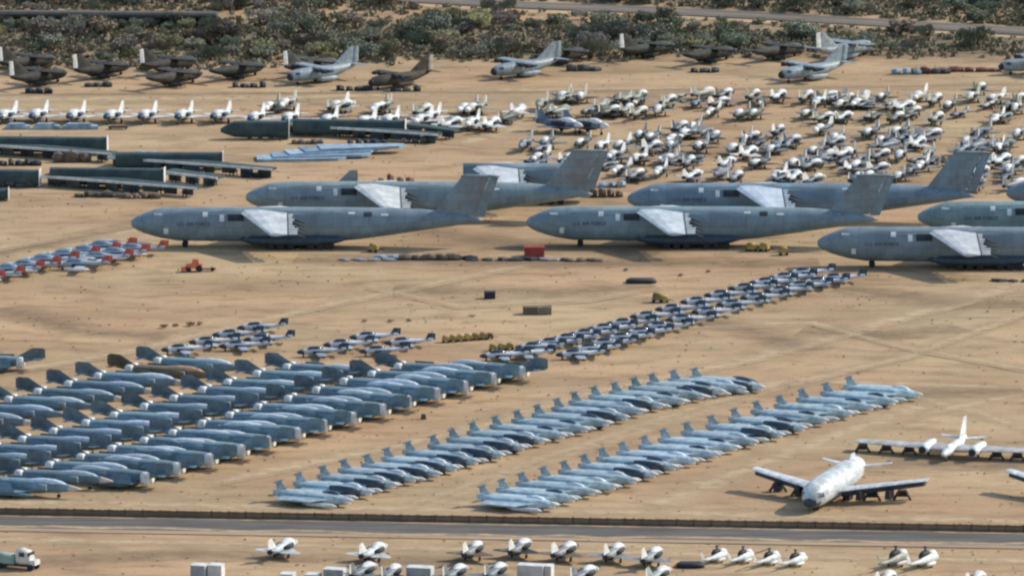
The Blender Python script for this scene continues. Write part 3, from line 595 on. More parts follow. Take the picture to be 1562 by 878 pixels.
# ------------------------------------------------------------------ cut-up green bombers: hull sections, wings on stands
def hull_parts(L, nose=False, w_=1.5, h=2.6, z0=.35):
    zc = z0+h/2; S = [(L/2, 0, zc, w_, h/2, 3.4)]
    if nose: S = [(L/2+5, 0, zc-.3, .3, .4, 2), (L/2+4, 0, zc-.15, .9, .9, 2.4), (L/2+2, 0, zc, w_*.95, h/2*.95, 3.2)]+S
    S += [(L/6, 0, zc, w_, h/2, 3.4), (-L/6, 0, zc, w_, h/2, 3.4), (-L/2, 0, zc, w_, h/2, 3.4)]
    kids = [Part('cut_face', MB().box(-L/2-.12, -L/2-.01, -w_*1.02, w_*1.02, z0-.1, z0+h+.25), 'cut_white')]
    for k in range(1, int(L/3)):
        x = L/2-k*3; kids.append(Part('frame_seam', MB().loft([(x+.06, 0, zc, w_+.02, h/2+.02, 3.4), (x-.06, 0, zc, w_+.02, h/2+.02, 3.4)], 14, cap=False), 'navy'))
    P = [Part('hull', MB().loft(S, 18, smooth=False), 'hull_green', kids)]
    for x in (-L*.36, -L*.1, L*.14, L*.38): P.append(Part('cradle', MB().box(x-.5, x+.5, -1.2, 1.2, 0, z0+.15, .12), 'wood'))
    return P
def hull(px0, px1, ytop, label, nose=False, h=2.6, rz=math.pi, dz=0):
    """top edge of the hull at pixels px0..px1, ytop"""
    h *= 1.22; a, b = at(px0, ytop, .35+h), at(px1, ytop+dz, .35+h); L = (b-a).length
    c = (a+b)/2; r = math.atan2((a-b).y, (a-b).x)
    return place(hull_parts(L, nose, h=h), 'bomber_hull', label, 'fuselage section', (c.x, c.y+1.5), r, 'cut green bomber hulls')
def wing_slab(p0, p1, c0, c1, label, edge='bare_edge', top='hull_green', z=1.7, thick=.7, tint=(1, 1, 1), nst=6, group='bomber wings on stands'):
    """long tapered wing lying along the line of ground pixels p0..p1, leading edge towards the camera"""
    a, b = at(*p0), at(*p1); L = (b-a).length; r = math.atan2((b-a).y, (b-a).x)
    def slab(y0a, y1a, y0b, y1b, za, zb):
        m = MB(); i = len(m.v)
        m.v += [(0, y0a, za), (L, y0b, za+.0), (L, y1b, za), (0, y1a, za), (0, y0a, zb), (L, y0b, za+(zb-za)*.6), (L, y1b, za+(zb-za)*.6), (0, y1a, zb)]
        for q in ((3, 2, 1, 0), (4, 5, 6, 7), (0, 1, 5, 4), (1, 2, 6, 5), (2, 3, 7, 6), (3, 0, 4, 7)): m.face(q)
        return m
    e = slab(-.4, -.01, -.3, -.01, z+.1, z+thick*.95)
    P = [Part('wing_skin', slab(0, c0, 0, c1, z, z+thick), top, [Part('leading_edge', e, edge)])]
    for k in range(nst):
        x = L*(k+.5)/nst; st = MB()
        for s_ in (-1, 1): st.tube((x+s_*.5, .4, 0), (x+s_*.15, .6, z+.1), .12, n=5); st.tube((x+s_*.5, c1*.8, 0), (x+s_*.15, c1*.75, z+.1), .12, n=5)
        st.box(x-.7, x+.7, .3, c1*.85, z*.45, z*.6)
        P.append(Part('stand', st, 'dark', kind='stuff'))
    rr = random.Random(int(p0[0]*3+p0[1]))
    for k in range(int(L/4)):
        x = L*(k+.5)/int(L/4); P.append(Part('hung_panel', MB().box(x-1.7*rr.uniform(.6, 1.1), x+1.7*rr.uniform(.6, 1.1), c1*.2, c1*.2+.4, z*rr.uniform(.05, .3), z-.03), rr.choice(('hull_green', 'dark', 'camo', 'navy'))))
    return place(P, 'bomber_wing', label, 'aircraft wing', (a.x, a.y), r, group, tint)
hull(-70, 163, 209, 'dark green bomber hull running out beside the brown mound of engine crates', h=2.7, dz=2)
wing_slab((-60, 233), (170, 249), 5, 3, 'green bomber wing with pale edge before the outermost hull')
hull(176, 339, 234, 'dark green bomber hull between two long pale-edged wings', h=2.6)
wing_slab((165, 255), (415, 273), 6, 2.5, 'long green bomber wing reaching beyond the middle hull')
hull(76, 250, 257, 'dark green bomber hull with a white cut end, in front of the middle hull', h=2.9, dz=2)
wing_slab((66, 284), (300, 302), 6, 2.6, 'green bomber wing lying before the white-ended hull')
wing_slab((250, 278), (332, 286), 4, 3, 'short green wing piece beside the white-ended hull', nst=3)
hull(-60, 60, 259, 'dark green bomber hull beside the white-ended one, rust stained', h=2.6, dz=2)
hull(-60, 12, 290, 'blue-green hull piece with a white edge lying before the other hulls', h=1.6)
hull(447, 618, 183, 'long dark green bomber hull with white end before the white single file', nose=False, h=2.7, dz=2)
wing_slab((430, 204), (668, 220), 5, 2.4, 'long green bomber wing before the hull beside the white single file', nst=7)
hull(372, 440, 186, 'dark green bomber nose section with a pale radome beside the long hull', nose=True, h=2.9)
wing_slab((618, 206), (694, 214), 3, 2, 'short dark wing tip beyond the end of the long hull', edge='hull_green', nst=3)
def panel_pile(p0, p1, c0, label, n, tints):
    for k in range(n):
        t = k/max(1, n-1); a = (p0[0]+(p1[0]-p0[0])*t*.45, p0[1]+(p1[1]-p0[1])*t*.25-k*1.2); b = (a[0]+(p1[0]-p0[0])*(.62+.1*rnd.random()), a[1]+rnd.uniform(-6, -1))
        A, B = at(*a), at(*b); L = (B-A).length; m = MB()
        z = .35+.28*k
        m.poly([(0, -c0*.2), (L*.9, -c0*.05), (L, c0*.3), (L*.97, c0*.55), (0, c0*.9)], z-.3, z+.2)
        single('wing_panel', m, 'panel_blue', label % ORD[k], 'wing panel', (A.x, A.y), math.atan2((B-A).y, (B-A).x), 'stacked blue-grey wing panels', tints[k % len(tints)])
panel_pile((392, 246), (606, 232), 6, '%s wing panel up from the sand in the blue-grey panel stack', 5, ((1.1, 1.1, 1.1), (.8, .9, .95), (1.25, 1.25, 1.2), (.7, .75, .8)))
# low grey clutter before the white file
for k, (a, b, y) in enumerate(((8, 46, 198), (50, 92, 198), (94, 150, 198))):
    A, B = at(a, y), at(b, y); L = B.x-A.x; m = MB().poly([(0, 0), (L, .4), (L*.94, 2.6), (L*.1, 3)], .05, .75); m.poly([(L*.1, .5), (L*.8, .8), (L*.7, 2.2), (L*.2, 2.3)], .76, 1.2)
    single('flap_stack', m, 'panel_blue', '%s low stack of grey flaps from the white-ended sawhorse' % ORD[2-k], 'scrap stack', A[:], 0, 'grey flap stacks', (1.1, 1.1, 1.12))
m = MB(); A = at(165, 198); m.poly([(0, 0), (4.2, 0), (3.4, 1.4), (.8, 1.4)], .35, .8); 
for x in (.3, 3.9): m.tube((x, .6, 0), (x+(.5 if x < 1 else -.5), .6, .7), .18, n=6)
single('sawhorse', m, 'wood', 'brown sawhorse cradle standing before the white single file', 'stand', A[:])

# ------------------------------------------------------------------ medium transports along the scrub
def medium_parts(fin=True):
    S = [(12, 0, 2.3, .25, .25, 2), (11.5, 0, 2.35, .9, .85, 2), (10.3, 0, 2.5, 1.5, 1.35, 2.2), (8.5, 0, 2.6, 1.85, 1.65, 2.3), (6, 0, 2.6, 1.95, 1.75, 2.4), (-2, 0, 2.6, 1.95, 1.75, 2.4), (-6, 0, 3.0, 1.6, 1.3, 2.2), (-10, 0, 3.5, .8, .75, 2), (-12, 0, 3.8, .25, .3, 2)]
    kids = []
    for sd in (-1, 1):
        wn = MB(); patch(wn, S, 9.0, 10.2, 3.0, 3.6, sd, .04); kids.append(Part('cockpit_window', wn, 'glass'))
    P = [Part('fuselage', MB().loft(S, 14), 'paint', kids), Part('radome', MB().loft([(12.15, 0, 2.3, .3, .3, 2), (11.5, 0, 2.35, .95, .9, 2), (11.0, 0, 2.4, 1.2, 1.12, 2)], 12), 'dark')]
    for sd in (-1, 1):
        nac = [Part('engine_nacelle', MB().loft([(5.4, sd*y, 3.95, .5, .5, 2), (4.2, sd*y, 3.95, .58, .6, 2), (1.5, sd*y, 4.05, .35, .4, 2)], 8), 'dark') for y in (3.6, 6.4)]
        P.append(Part('wing', MB().wing((4.2, sd*.6, 4.3), 4.2, (3.7, sd*7.6, 4.4), 3.0, .6, .35), 'paint', nac))
        P.append(Part('tailplane', MB().wing((-9.2, sd*.3, 4.0), 2.6, (-10.2, sd*5.2, 4.1), 1.4, .3, .16), 'paint'))
        P.append(Part('wheel_fairing', MB().loft([(3.4, sd*2.0, 1.2, .2, .3, 2), (2, sd*2.1, 1.1, .7, .7, 2.4), (-2, sd*2.1, 1.1, .7, .7, 2.4), (-3.6, sd*2.0, 1.3, .2, .3, 2)], 8), 'paint'))
        P.append(gear(.8, sd*2.1, .5, 1.0, wd=.4))
    P.append(gear(8.6, 0, .42, 1.4, wd=.5))
    if fin:
        P.append(Part('fin', MB().wing((-3.4, 0, 4.1), 7.4, (-9.6, 0, 8.6), 1.6, .6, .3, True), 'paint', [Part('rudder', MB().wing((-10.5, 0, 4.4), 1.9, (-11.0, 0, 8.55), 1.6, .62, .4, True), 'paint')]))
    return P
MED, MEDN = medium_parts(), medium_parts(False)
M_R, M_L = R(50), R(-140)
DK, LT = (.062, .060, .056), (.46, .55, .60)
def medium(px, py, rz, label, tint, white=False, fin=True, scale=None):
    scale = scale or (.74 if tint[0] < .2 else .82)
    """px, py: top of the rudder (or of the fin's place)"""
    d = Vector((math.cos(rz), math.sin(rz), 0)); q = at(px, py, 8.5*scale)+d*11.2*scale
    dk = tint[0] < .2
    mats = {'rudder': 'hood_white'} if white else {}
    if dk: mats.update({'fuselage': 'camo', 'wheel_fairing': 'camo', 'tailplane': 'camo', 'wing': 'camo'}); mats['fin'] = 'camo'; tint = tuple(c*7.5 for c in tint)
    place(MED if fin else MEDN, 'medium_transport', label, 'transport plane', (q.x, q.y), rz, 'medium transports along the scrub', tint, scale, mats, ('engine_nacelle',) if dk and int(px) % 3 == 0 else ())
medium(2, 72, M_R, 'dark transport with white rudder overlapping another white-ruddered one', DK, True)
medium(19, 94, M_R, 'dark transport with white rudder standing forward of its overlapping neighbour', DK, True)
medium(116, 83, M_R, 'dark transport with white rudder beside the forward-standing one', DK, True)
medium(218, 75, M_R, 'dark transport with white rudder behind the finless mottled one', DK, True)
medium(226, 95, M_R, 'mottled dark transport without a fin before a white-ruddered one', (.09, .085, .078), False, False)
medium(322, 84, M_R, 'dark transport without a fin beside the finless mottled one', (.06, .065, .058), False, False)
medium(437, 78, M_R, 'dark transport with white rudder partly behind the pale grey one', (.11, .12, .115), True)
medium(541, 71, M_L, 'pale grey transport with tall fin beside the burnt-looking camouflaged one', LT)
medium(655, 84, M_L, 'brown camouflaged transport with dark tall fin on open sand', (.10, .088, .07))
medium(850, 63, M_L, 'pale grey transport with tall fin overlapping a dark finless one', (.42, .49, .53))
medium(818, 62, M_R, 'dark finless transport behind the pale tall-finned one', (.08, .08, .075), False, False)
medium(950, 52, M_R, 'dark green transport with white rudder standing alone', (.06, .07, .058), True)
medium(1045, 60, M_R, 'dark transport behind and beside the lone white-ruddered green one', (.055, .06, .055), False, False)
medium(1150, 55, M_R, 'dark transport almost hidden behind the pale grey pair', (.08, .085, .08), False, False)
medium(1287, 68, M_L, 'pale grey transport with tall fin before another pale one', LT)
medium(1250, 50, M_R, 'grey transport with white rudder behind the pale tall-finned one', (.42, .47, .5), True)
q = at(1545, 112); place(MEDN, 'medium_transport', 'pale grey finless transport lying low at the end of the scrub line', 'transport plane', (q.x+6, q.y), R(196), None, (.45, .52, .55), .8, None, ('tailplane',))
def scrap(px, py, w_, label, m, h=1.2, n=4, grp=None, depth=2.5, tint=(1, 1, 1)):
    q = at(px, py); rr = random.Random(int(px*7+py)); mb = MB()
    for k in range(n):
        x = -w_/2+w_*(k+.5)/n; l = w_/n*rr.uniform(.6, 1.25); hh = h*rr.uniform(.5, 1)
        mb.loft([(x-l/2, rr.uniform(-.5, .5), hh*.5, depth/2*rr.uniform(.4, .9), hh*.5, 3), (x, 0, hh*.55, depth/2, hh*.55, 3), (x+l/2, rr.uniform(-.5, .5), hh*.4, depth/2*rr.uniform(.3, .9), hh*.4, 3)], 7, smooth=False)
    return tag(single('scrap_pile', mb, m, label, 'scrap pile', q[:], 0, grp, tint), kind=None)
for px, py, w_, lab, m, h, n in ((1383, 113, 7, 'low grey and rust scrap heap beyond the pale transports', 'panel_blue', 1.5, 3), (1405, 112, 4, 'dark rust scrap heap beside the low grey heap', 'rust', 1.5, 2), (1428, 112, 6, 'dark scrap heap on the sand past the rust heap', 'camo', 1.3, 3),
                          (1478, 109, 14, 'long low brown scrap heap by the finless pale transport', 'rust', 1.1, 5), (603, 282, 8, 'red-brown wreckage heap behind the second heavy transport', 'rust', 2.6, 4), (585, 283, 5, 'dark flattened wreckage beside the red-brown heap', 'dark', 1.2, 3),
                          (560, 397, 12, 'thin grey scrap strips beside the yellow stand', 'steel', .5, 4), (610, 394, 10, 'pale scrap pieces along the scrap line', 'panel_blue', .9, 4), (655, 396, 12, 'mixed dark and pale scrap along the scrap line', 'crate_brown', 1.3, 5), (700, 395, 7, 'dark scrap lump between pale strips', 'dark', 1.2, 3),
                          (755, 397, 12, 'flat dark scrap before the shadow of the tail', 'dark', .6, 4), (810, 397, 9, 'dark scrap below the red crate', 'dark', .7, 3), (850, 397, 7, 'flat grey scrap past the red crate', 'steel', .6, 3), (886, 398, 8, 'dark scrap at the end of the scrap line', 'crate_brown', .8, 3),
                          (1545, 429, 8, 'flat dark scrap on the open sand near the heavy transports', 'dark', .5, 3), (925, 300, 7, 'dark and pale scrap between the tail and nose of transports', 'crate_brown', 2.0, 4), (935, 285, 6, 'pale scrap behind the nose of the blue-tinted transport', 'panel_blue', 1.8, 3)):
    scrap(px, py, w_, lab, m, h, n)
# cut-off fin behind the second heavy transport
q = at(527, 283); single('cut_fin', MB().wing((2.4, 0, .02), 5.0, (-.9, 0, 3.2), 1.6, .6, .3, True).wing((2.2, .5, .02), 4.8, (2.2, 1.2, .3), 4.8, .3, .3), 'heavy_dirty', 'dark cut-off fin standing behind the second heavy transport', 'aircraft fin', q[:], math.pi)

# ------------------------------------------------------------------ white tankers and long-wing jet
def tanker_parts():
    S = [(14.0, 0, 2.5, .5, .5, 2), (13.4, 0, 2.55, 1.4, 1.3, 2), (12.0, 0, 2.8, 2.0, 1.85, 2.1), (10.0, 0, 3.0, 2.4, 2.2, 2.1), (6, 0, 3.1, 2.5, 2.3, 2.1), (-6, 0, 3.1, 2.5, 2.3, 2.1), (-11, 0, 3.3, 2.3, 2.1, 2), (-13.5, 0, 3.6, 1.9, 1.8, 2), (-14, 0, 3.7, 1.6, 1.5, 2)]
    win = MB(); patch(win, S, 11.6, 13.2, 2.9, 3.7, -1, .05); win2 = MB(); patch(win2, S, 11.6, 13.2, 2.9, 3.7, 1, .05)
    P = [Part('fuselage', MB().loft(S, 18), 'paint', [Part('nose_cap', MB().loft([(14.12, 0, 2.3, .5, .5, 2), (13.5, 0, 2.3, 1.25, 1.15, 2), (12.4, 0, 2.3, 1.75, 1.4, 2.1)], 16), 'navy'), Part('cockpit_window', win, 'navy'), Part('cockpit_window', win2, 'navy'), Part('fin_stub', MB().wing((-9.5, 0, 5.1), 4, (-10.6, 0, 6.2), 2.2, .6, .4, True), 'paint')])]  # navy nose cap paints in the shade on the white nose
    for sd in (-1, 1):
        P.append(Part('wing', MB().wing((4.5, sd*1.8, 2.4), 5.2, (-3.2, sd*16.0, 3.8), 3.0, .8, .4), 'paint', [Part('underside_shade', MB().wing((3.6, sd*2.6, 1.75), 2.4, (-3.6, sd*15.5, 3.1), 2.2, 1.0, .9), 'navy')]))  # navy slab below each wing is added as its painted underside shade
        for y, x in ((5.6, 1.6), (10.2, -.8)): P.append(Part('engine_pylon', MB().box(x-1.2, x+1.6, sd*y-.5, sd*y+.5, .9, 2.4, .12), 'dark'))
        P.append(Part('tailplane', MB().wing((-11.0, sd*.6, 3.8), 2.6, (-13.8, sd*6.4, 4.4), 1.2, .3, .2), 'paint'))
        P.append(gear(-.6, sd*2.4, .55, 1.8, 'dark', .4, .4)); P.append(gear(-2.0, sd*2.4, .55, 1.8, 'dark', .4, .4))
    P.append(gear(9.8, 0, .42, 1.4, 'hood_white', .3, .3))
    return P
TANK = tanker_parts(); TR = R(-109)
d = Vector((math.cos(TR), math.sin(TR), 0))
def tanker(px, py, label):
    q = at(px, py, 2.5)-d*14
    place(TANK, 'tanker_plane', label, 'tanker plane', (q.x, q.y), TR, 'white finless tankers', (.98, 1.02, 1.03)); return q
tq = tanker(1234, 763, 'white finless tanker with shade-darkened nose standing whole beside the road')
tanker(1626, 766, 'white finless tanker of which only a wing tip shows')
def trestle(loc, h, label, grp, w_=1.5):
    P = []
    for sx in (-1, 1):
        for sy in (-1, 1): P.append(Part('leg', MB().tube((sx*w_, sy*.7, 0), (sx*.4, sy*.3, h), .2, .16, n=5), 'wood'))
    P.append(Part('beam', MB().box(-.8, .8, -.6, .6, h-.25, h), 'wood')); P.append(Part('brace', MB().box(-w_*.85, w_*.85, -.12, .12, h*.3, h*.42), 'wood'))
    P.append(Part('load_panel', MB().box(-w_*.7, w_*.7, -.3, .3, h*.43, h*.8), 'dark'))
    place(P, 'trestle', label, 'trestle', loc[:2], 0, grp)
lf = Vector((-math.sin(TR), math.cos(TR), 0))
for y, nm in ((-11.4, 'outer'), (-6.6, 'inner'), (6.6, 'inner'), (11.4, 'outer')):
    p = tq+lf*y+d*(1.4-abs(y)*.5); trestle(p, 1.75, 'dark timber trestle under the %s wing of the tanker, %s side' % (nm, 'long-wing jet' if y > 0 else 'pale jet'), None)
def longwing_parts():
    S = [(8, 0, 1.6, .1, .1, 2), (7.4, 0, 1.6, .45, .42, 2), (5.5, 0, 1.65, .85, .75, 2), (2, 0, 1.7, 1.0, .88, 2), (-3, 0, 1.75, .95, .8, 2), (-7, 0, 1.95, .5, .5, 2), (-8.6, 0, 2.1, .15, .2, 2)]
    P = [Part('fuselage', MB().loft(S, 14), 'paint')]
    P.append(Part('canopy_hood', MB().loft([(5.4, 0, 2.2, .2, .1, 2), (4.2, 0, 2.5, .5, .35, 2), (2.6, 0, 2.5, .4, .25, 2)], 8), 'hood_white'))
    for sd in (-1, 1):
        P.append(Part('wing', MB().wing((3.6, sd*.8, 1.75), 6.2, (1.4, sd*18.2, 1.75), 3.2, .7, .34), 'paint'))
        P.append(Part('engine_nacelle', MB().loft([(4.9, sd*4.6, 1.75, .75, .72, 2), (3.5, sd*4.6, 1.75, 1.0, .95, 2), (-1, sd*4.6, 1.75, .95, .9, 2), (-3.6, sd*4.6, 1.8, .5, .5, 2)], 12), 'paint', [Part('intake', MB().loft([(5.02, sd*4.6, 1.75, .68, .66, 2), (4.88, sd*4.6, 1.75, .68, .66, 2)], 12), 'dark')]))
        P.append(Part('tailplane', MB().wing((-5.2, sd*.3, 2.1), 2.4, (-6.0, sd*4.0, 2.5), 1.2, .25, .14), 'paint'))
        P.append(gear(.4, sd*4.6, .4, 1.3, 'hood_white'))
    P.append(gear(5.6, 0, .32, 1.3, 'hood_white'))
    P.append(Part('fin', MB().wing((-3.6, 0, 2.3), 4.2, (-6.6, 0, 5.9), 1.7, .36, .2, True), 'paint', [Part('rudder', MB().wing((-7.82, 0, 2.4), .7, (-8.32, 0, 5.8), .5, .16, .1, True), 'hood_white')]))
    return P
LR = R(-107); d2 = Vector((math.cos(LR), math.sin(LR), 0)); lq = at(1438, 694, 1.6)-d2*8
place(longwing_parts(), 'long_wing_jet', 'white jet with very long straight wings resting on dark trestles', 'jet', lq[:2], LR, None, (1.22, 1.24, 1.24), mats={'wing': 'wing_worn'})
lf2 = Vector((-math.sin(LR), math.cos(LR), 0))
for y, nm in ((-16.6, 'tip'), (-12.2, 'middle'), (-8, 'root'), (8.2, 'root'), (12, 'middle'), (16.6, 'tip')):
    p = lq+lf2*y+d2*1.2; trestle(p, 1.5, 'timber trestle under the %s of the long straight %s wing' % (nm, 'right' if y < 0 else 'left'), None, 1.3)

# ------------------------------------------------------------------ helicopters, truck, tractor, boxes
def heli_parts():
    S = [(4.2, 0, 1.2, .2, .2, 2), (3.8, 0, 1.25, .65, .6, 2), (2.8, 0, 1.4, .95, .9, 2.2), (1, 0, 1.4, 1.0, .95, 2.3), (-1, 0, 1.35, .95, .85, 2.3), (-2.6, 0, 1.3, .55, .45, 2), (-5, 0, 1.4, .3, .28, 2), (-6.6, 0, 1.5, .2, .2, 2)]
    P = [Part('fuselage', MB().loft(S, 14), 'paint'), Part('canopy_hood', MB().loft([(3.7, 0, 1.7, .4, .2, 2), (2.8, 0, 2.05, .8, .6, 2), (1.6, 0, 2.1, .8, .6, 2), (.8, 0, 2.0, .5, .4, 2)], 12), 'hood_white')]
    P.append(Part('engine_housing', MB().loft([(1.0, 0, 2.35, .4, .35, 2.4), (.2, 0, 2.55, .65, .5, 2.4), (-1.2, 0, 2.5, .6, .45, 2.4), (-2.2, 0, 2.2, .3, .3, 2)], 10), 'dark', [Part('rotor_mast', MB().tube((-.2, 0, 2.9), (-.2, 0, 3.6), .2, .14, n=8).tube((-.2, 0, 3.5), (-.2, 0, 3.72), .45, .35, n=8), 'dark')]))
    P.append(Part('rotor_blade', MB().box(-6.2, -.4, -.22, .22, 3.56, 3.64), 'dark'))
    P.append(Part('tail_fin', MB().wing((-5.4, 0, 1.6), 1.4, (-6.6, 0, 3.2), .9, .22, .14, True), 'paint'))
    for sd in (-1, 1):
        P.append(Part('sponson', MB().loft([(1.4, sd*1.3, .8, .1, .1, 2), (.6, sd*1.35, .75, .38, .34, 2), (-1.2, sd*1.35, .75, .38, .34, 2), (-2.2, sd*1.3, .85, .08, .08, 2)], 8), 'hood_white')); P.append(gear(-.4, sd*1.35, .28, .7))
    P.append(gear(2.9, 0, .24, .8))
    return P
HELI = heli_parts()
for i, (px, py) in enumerate(((1094, 846), (1134, 847), (1174, 850), (1214, 852))):
    q = at(px, py, 1.2); place(HELI, 'helicopter', '%s helicopter from the black mat in the row of four by the road' % ORD[i], 'helicopter', q[:2], R(60+jit(4)), 'four helicopters by the road', WHT, .78, skip=('rotor_blade',) if i != 2 else ())
for i, (px, py) in enumerate(((1367, 852), (1412, 853))):
    q = at(px, py, 1.2); place(HELI, 'helicopter', ('cream' if i == 0 else 'white')+' helicopter of the road-end pair, '+('nearer the four others' if i == 0 else 'farther from the four others'), 'helicopter', q[:2], R(60), 'road-end helicopter pair', CRM if i == 0 else WHT, .95, skip=('rotor_blade',))
def truck():
    P = [Part('chassis', MB().box(-4.2, 2.6, -1.0, 1.0, .55, .85), 'dark'), Part('cargo_bed', MB().box(-4.2, .3, -1.15, 1.15, .86, 1.7), 'truck_green', [Part('bed_cover', MB().loft([(-4.1, 0, 1.72, 1.1, .5, 3), (-2, 0, 1.75, 1.12, .6, 3), (.2, 0, 1.72, 1.1, .5, 3)], 12), 'truck_green')])]
    P.append(Part('cab', MB().loft([(2.8, 0, 1.5, .95, .65, 3), (2.4, 0, 1.85, 1.08, 1.1, 3), (1.2, 0, 2.0, 1.12, 1.3, 3), (.45, 0, 1.9, 1.05, 1.15, 3)], 16), 'box_cream', [Part('windscreen', MB().box(2.5, 2.72, -.95, .95, 2.1, 2.75), 'glass')]+[Part('side_window', MB().box(1.1, 2.0, s*1.12-.04, s*1.12+.04, 2.1, 2.75), 'glass') for s in (-1, 1)]))
    P.append(Part('bonnet', MB().box(2.7, 3.7, -.95, .95, .85, 1.6, .06), 'box_cream'))
    for x in (-3.3, -2.1, 3.0):
        for s in (-1, 1): P.append(Part('wheel', MB().wheel(x, s*1.0, .5, .36), 'tyre'))
    return P
q = at(24, 866); place(truck(), 'cargo_truck', 'pale green truck with a cream cab parked south of the road', 'truck', q[:2], R(-24), None, (1, 1, 1), 1.12)
def box_thing(px, py, w_, h, dp, m, label, cat='crate', name='crate', grp=None, rz=0, tint=(1, 1, 1), lid='cut_white'):
    q = at(px, py); P = [Part('body', MB().box(-w_/2, w_/2, 0, dp, 0, h), m)]+[Part('side_rib', MB().box(-w_/2+w_*(k+.5)/5-.05, -w_/2+w_*(k+.5)/5+.05, -.06, -.003, .08, h-.02), m) for k in range(5)]
    if lid: P.append(Part('end_panel', MB().box(w_/2+.003, w_/2+.05, .06, dp-.06, .08, h-.06), lid))
    P.append(Part('rim', MB().box(-w_/2-.05, w_/2+.05, -.05, dp+.05, h+.003, h+.09), lid or m))
    place(P, name, label, cat, q[:2], rz, grp, tint)
for px, py, w_, h, lab, m in ((301, 882, 2.4, 2.2, 'grey-fronted box of the cream pair on bare sand', 'box_grey'), (327, 882, 2.3, 2.2, 'cream-ended box of the pair on bare sand', 'box_cream'), (436, 889, 2.2, 1.5, 'low cream box between the cream pair and containers', 'box_cream'),
                         (475, 890, 2.4, 1.5, 'second low cream box beside the grey container', 'box_cream'), (508, 890, 3.4, 2.4, 'grey container with white end beside the hooded jets', 'box_grey'), (638, 890, 4.2, 2.7, 'larger grey container with white end between hooded jets', 'box_grey'),
                         (808, 884, 4.4, 2.4, 'cream container partly behind hooded jets', 'box_cream'), (835, 884, 1.1, 2.3, 'narrow cream cabinet beside the cream container', 'box_cream')):
    box_thing(px, py, w_, h, 2.4, m, lab, 'container', 'container', None, R(-14))
box_thing(815, 392, 4.0, 1.9, 2.4, 'red_box', 'red crate standing in the scrap line', lid=None)
box_thing(747, 456, 2.2, 1.3, 1.6, 'dark', 'small black crate alone on the sand', lid=None)
for px, w_, lab, c in ((809, 2.9, 'brown crate with the greenish crate beside it', 'crate_brown'), (831, 2.6, 'greenish crate beside the brown crate', 'camo')): box_thing(px, 480, w_, 1.4, 2.0, c, lab, lid=None, tint=(2.2, 2.1, 1.7))
def mat_thing(px, py, w_, label):
    q = at(px, py); mb = MB().loft([(-w_/2, 0, .28, .8, .25, 4), (-w_/2+.8, 0, .45, 1.5, .42, 4), (w_/2-.8, 0, .45, 1.5, .42, 4), (w_/2, 0, .3, .8, .26, 4)], 12)
    single('fuel_bladder', mb, 'dark', label, 'bladder', q[:], R(jit(4)))
mat_thing(978, 431, 6.0, 'black flat bladder lying on sand before a heavy transport'); mat_thing(1053, 864, 4.8, 'black mat lying between a hooded jet and the helicopters')
def tractor():
    P = [Part('body', MB().box(-1.6, 1.4, -.7, .7, .7, 1.5, .08), 'tractor_orange'), Part('cab', MB().box(-1.0, .2, -.6, .6, 1.5, 2.4, .14), 'tractor_orange', [Part('cab_window', MB().box(-.8, .02, -.56, -.5, 1.75, 2.2), 'glass')])]
    P.append(Part('bucket', MB().box(1.6, 2.3, -.9, .9, .25, .95, .05), 'tractor_orange')); P.append(Part('boom', MB().tube((.4, 0, 1.3), (1.9, 0, .7), .14, n=6), 'tractor_orange'))
    P.append(Part('drawbar', MB().box(-4.2, -1.6, -.5, .5, .35, .55), 'rust'))
    for x, r in ((-1.0, .62), (1.0, .48)):
        for s in (-1, 1): P.append(Part('wheel', MB().wheel(x, s*.85, r, .34), 'tyre'))
    P.append(Part('wheel', MB().wheel(-3.6, 0, .35, 1.0), 'tyre'))
    return P
q = at(295, 414); place(tractor(), 'tractor', 'orange tractor with a drawbar on open sand', 'tractor', q[:2], R(190), None, (1, 1, 1), 1.05)
def cart(px, py, label, grp, tint=(1, 1, 1), sc_=1.0):
    P = [Part('body', MB().box(-.75, .75, -.6, .6, .35, 1.05, .06), 'yellow'), Part('cowl', MB().loft([(-.6, 0, 1.1, .45, .25, 3), (.5, 0, 1.1, .45, .3, 3)], 8), 'yellow'), Part('tow_bar', MB().box(.75, 1.7, -.06, .06, .4, .5), 'dark')]
    for x in (-.5, .5):
        for s in (-1, 1): P.append(Part('wheel', MB().wheel(x, s*.6, .24, .18), 'tyre'))
    q = at(px, py); place(P, 'ground_cart', label, 'cart', q[:2], R(jit(20)), grp, tint, sc_)
for i in range(6): cart(680+i*11.5, 522-i*.9, '%s yellow ground cart from the trainer cluster in the cart row' % ORD[i], 'yellow carts in a row', (1, 1, 1) if i < 4 else (.7, .6, .6), 1.0)
cart(738, 517, 'rusty yellow cart at the end of the cart row', None, (.55, .45, .4)); cart(748, 516, 'small brown cart beyond the rusty cart', None, (.45, .4, .4), .8)
for i, px in enumerate((752, 766, 778)): cart(px, 535-i, '%s yellow cart from the fighters, behind the trainer line end' % ORD[i], 'carts behind the trainer line end', (.8, .8, .7))
cart(1003, 461, 'dark yellow cart behind the crate-side trainer line', None, (.5, .5, .45), 1.4); cart(1014, 461, 'small yellow cart beside the dark yellow cart', None, (1.1, 1.1, .9))
for px, py, lab in ((570, 384, 'yellow stand under the tail of the tractor-side transport'), (1146, 383, 'yellow stand under the tail of a heavy transport'), (1166, 383, 'brown-yellow stand beside the yellow tail stand'), (1195, 389, 'dark stand under the upswept tail')):
    cart(px, py, lab, None, (.9, .85, .8), 1.25)
q = at(646, 639); single('stack_of_chocks', MB().box(-.5, .5, -.3, .3, 0, .5).box(-.4, .4, -.25, .25, .52, 1.0), 'crate_brown', 'small brown chock stack beside the tail-turned fighters', 'chocks', q[:])
